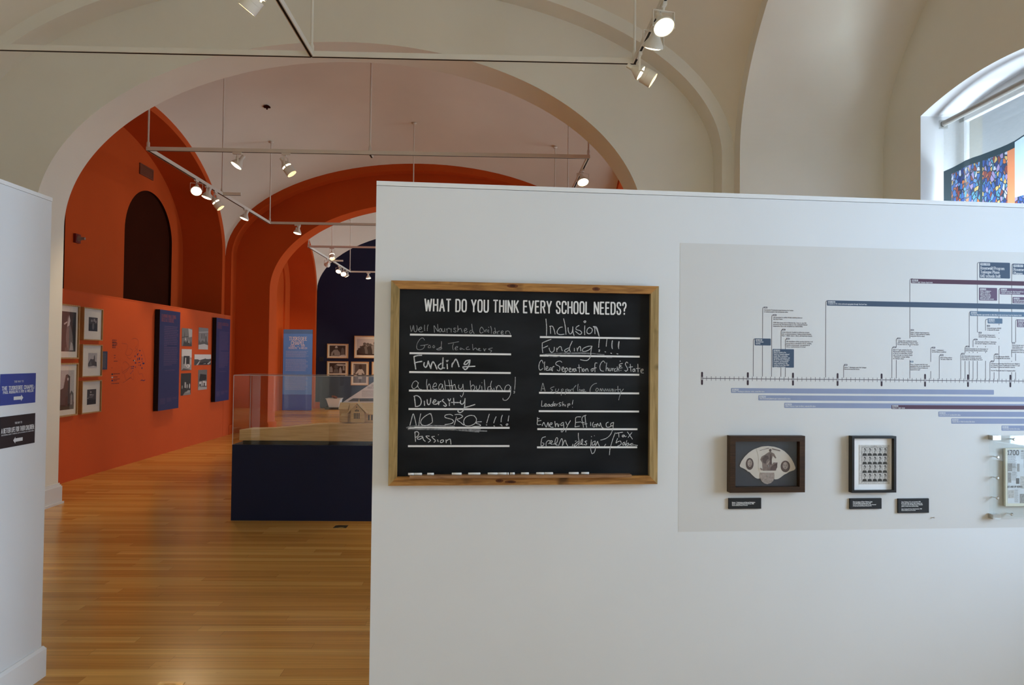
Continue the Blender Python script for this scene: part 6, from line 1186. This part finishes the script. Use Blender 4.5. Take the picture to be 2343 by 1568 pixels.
t = thing('fire_strobe', 'small dark red alarm strobe on the orange wall beside the arch jamb', 'alarm', PN.p((q[0] + q[2]) / 2, q[1], 0)); b = MB(); b.pbox(PN, *q, 0, .04); part('body', b, M['strobe_red'], t)
um, vm = (q[0] + q[2]) / 2, (q[1] + q[3]) / 2; b = MB(); b.lathe(PN.p(um, vm, .04), (1, 0, 0), [(.045, 0), (.042, .02), (.026, .045), (.022, .10), (.0005, .11)], 14); part('lens', b, M['strobe_clear'], t, 40)
# sensor on the vault of the orange room
d = pxray(611, 242); best = None
for i in range(4000):
    s_ = (8.6 + i * .002) / d.y; P = EYEP + d * s_
    if P.z > vault_z(P.x, P.y, 1) - .001: best = P; break
b = MB(); b.lathe(best - Vector((0, 0, .035)), (.0, 0, 1), [(.022, 0), (.05, .004), (.055, .022), (.03, .04)], 16); b.lathe(best - Vector((0, 0, .07)), (0, 0, 1), [(.012, 0), (.018, .035)], 10); b.box(best - Vector((.055, .03, .036)), best + Vector((.055, .03, -.014)))
solo('ceiling_sensor', b, M['brown'], 'small dark sensor on the pale vault beyond the arch', 'sensor', best, None, 40)
# floor boxes
def floor_box(px0, px1, py, depth, label):
    a, e = floor_hit(px0, py), floor_hit(px1, py); t = thing('floor_outlet', label, 'floor outlet', ((a[0] + e[0]) / 2, a[1], 0), 'flush floor outlets')
    b = MB(); b.box((a[0], a[1] - depth, 0), (e[0], a[1], .003)); part('plate', b, M['brass'], t)
    b = MB(); cx_ = (a[0] + e[0]) / 2; b.lathe((cx_, a[1] - depth * .5, .003), (0, 0, 1), [(.036, 0), (.036, .003), (.030, .0045), (.012, .005), (.0005, .005)], 20, caps=False); part('cover', b, M['brass'], t, 40)
floor_box(366, 424, 1562.5, .11, 'brass floor outlet plate at the bottom edge of the photo')
floor_box(768, 797, 1203, .12, 'dull floor outlet plate in front of the display case')

# ================================================================== ROLLER SHADE WITH A PRINTED SCREEN
yw = ycen(0) + WIN_OFF; y_l, y_r = yw + WIN_W - .045, yw - WIN_W + .045; ZR = 3.815
t = thing('roller_shade', 'roller shade with a stained glass style print in the right hand window', 'window shade', (4.08, yw, ZR))
b = MB(); b.tube((4.08, y_l - .02, ZR), (4.08, y_r + .02, ZR), .026, 18); M['shade_tube'] = mat('grey shade tube', (.40, .39, .36), .5, .03, 10, .3); part('roller_tube', b, M['shade_tube'], t, 40)
for y in (y_l, y_r): b = MB(); b.box((4.05, y - .012, ZR - .04), (4.12, y + .012, ZR + .035)); part('bracket', b, M['metal'], t)
PSH = Plane((4.075, 0, 0), (0, -1, 0), (-1, 0, 0))
M['shade_clear'] = screen_cloth('open sunscreen cloth', (.62, .64, .60), .62); M['shade_lead'] = screen_cloth('dark printed cloth', (.035, .055, .065), .04); M['shade_glass'] = stained_cloth('stained glass print'); M['shade_sky'] = screen_cloth('pale blue printed cloth', (.55, .72, .92), .30); M['shade_brick'] = screen_cloth('orange brick-view cloth', (.60, .22, .10), .08)  # orange column: brick building beyond the window, put into the cloth colour
def sh(px, py): return PSH.hit(px, py)
curve = [sh(*p) for p in ((2172, 387), (2185, 381), (2200, 372), (2215, 364), (2243, 355), (2247, 353.5), (2280, 341), (2300, 333), (2322, 322), (2343, 308))]
U0, U1 = -(y_l - .02), -(y_r + .02); curve[0] = (U0, curve[0][1]); curve += [(U1 - .5, curve[-1][1]), (U1, curve[0][1])]
b = MB(); b.ppoly(PSH, [(U0, ZR - .01)] + [(U0, curve[0][1])] + curve[1:] + [(U1, ZR - .01)], 0); part('plain_cloth', b, M['shade_clear'], t)
def top_at(u):
    for (a, z0), (c, z1) in zip(curve, curve[1:]):
        if a <= u <= c: return z0 + (z1 - z0) * (u - a) / (c - a)
    return curve[-1][1]
b = MB(); ZBOT = WIN_SILL + .08; band = .055
cols = [(U0, sh(2177, 420)[0], 'L'), (sh(2177, 420)[0], sh(2242, 420)[0], 'G'), (sh(2242, 420)[0], sh(2248, 420)[0], 'L'), (sh(2248, 420)[0], sh(2305, 420)[0], 'G'), (sh(2305, 420)[0], sh(2322, 420)[0], 'B'), (sh(2322, 420)[0], U1 - .35, 'S'), (U1 - .35, U1 - .03, 'G'), (U1 - .03, U1, 'L')]
zs_ = sh(2330, 450)[1]
for a, c, kd in cols:
    n_ = 4; us = [a + (c - a) * i / n_ for i in range(n_ + 1)]
    for p, r_ in zip(us, us[1:]):
        tp, tr_ = top_at(p), top_at(r_); bd = band if kd != 'S' else .012
        b.ppoly(PSH, [(p, tp - bd), (r_, tr_ - bd), (r_, tr_), (p, tp)], 0, 0)
        if kd == 'S': b.ppoly(PSH, [(p, zs_), (r_, zs_), (r_, tr_ - bd), (p, tp - bd)], 0, 2); b.ppoly(PSH, [(p, ZBOT), (r_, ZBOT), (r_, zs_), (p, zs_)], 0, 1)
        else: b.ppoly(PSH, [(p, ZBOT), (r_, ZBOT), (r_, tr_ - bd), (p, tp - bd)], 0, {'L': 0, 'G': 1, 'B': 3}[kd])
part('printed_cloth', b, [M['shade_lead'], M['shade_glass'], M['shade_sky'], M['shade_brick']], t)
b = MB(); b.box((4.065, y_l - .02, ZBOT - .025), (4.085, y_r + .02, ZBOT)); part('hem_bar', b, M['shade_tube'], t)
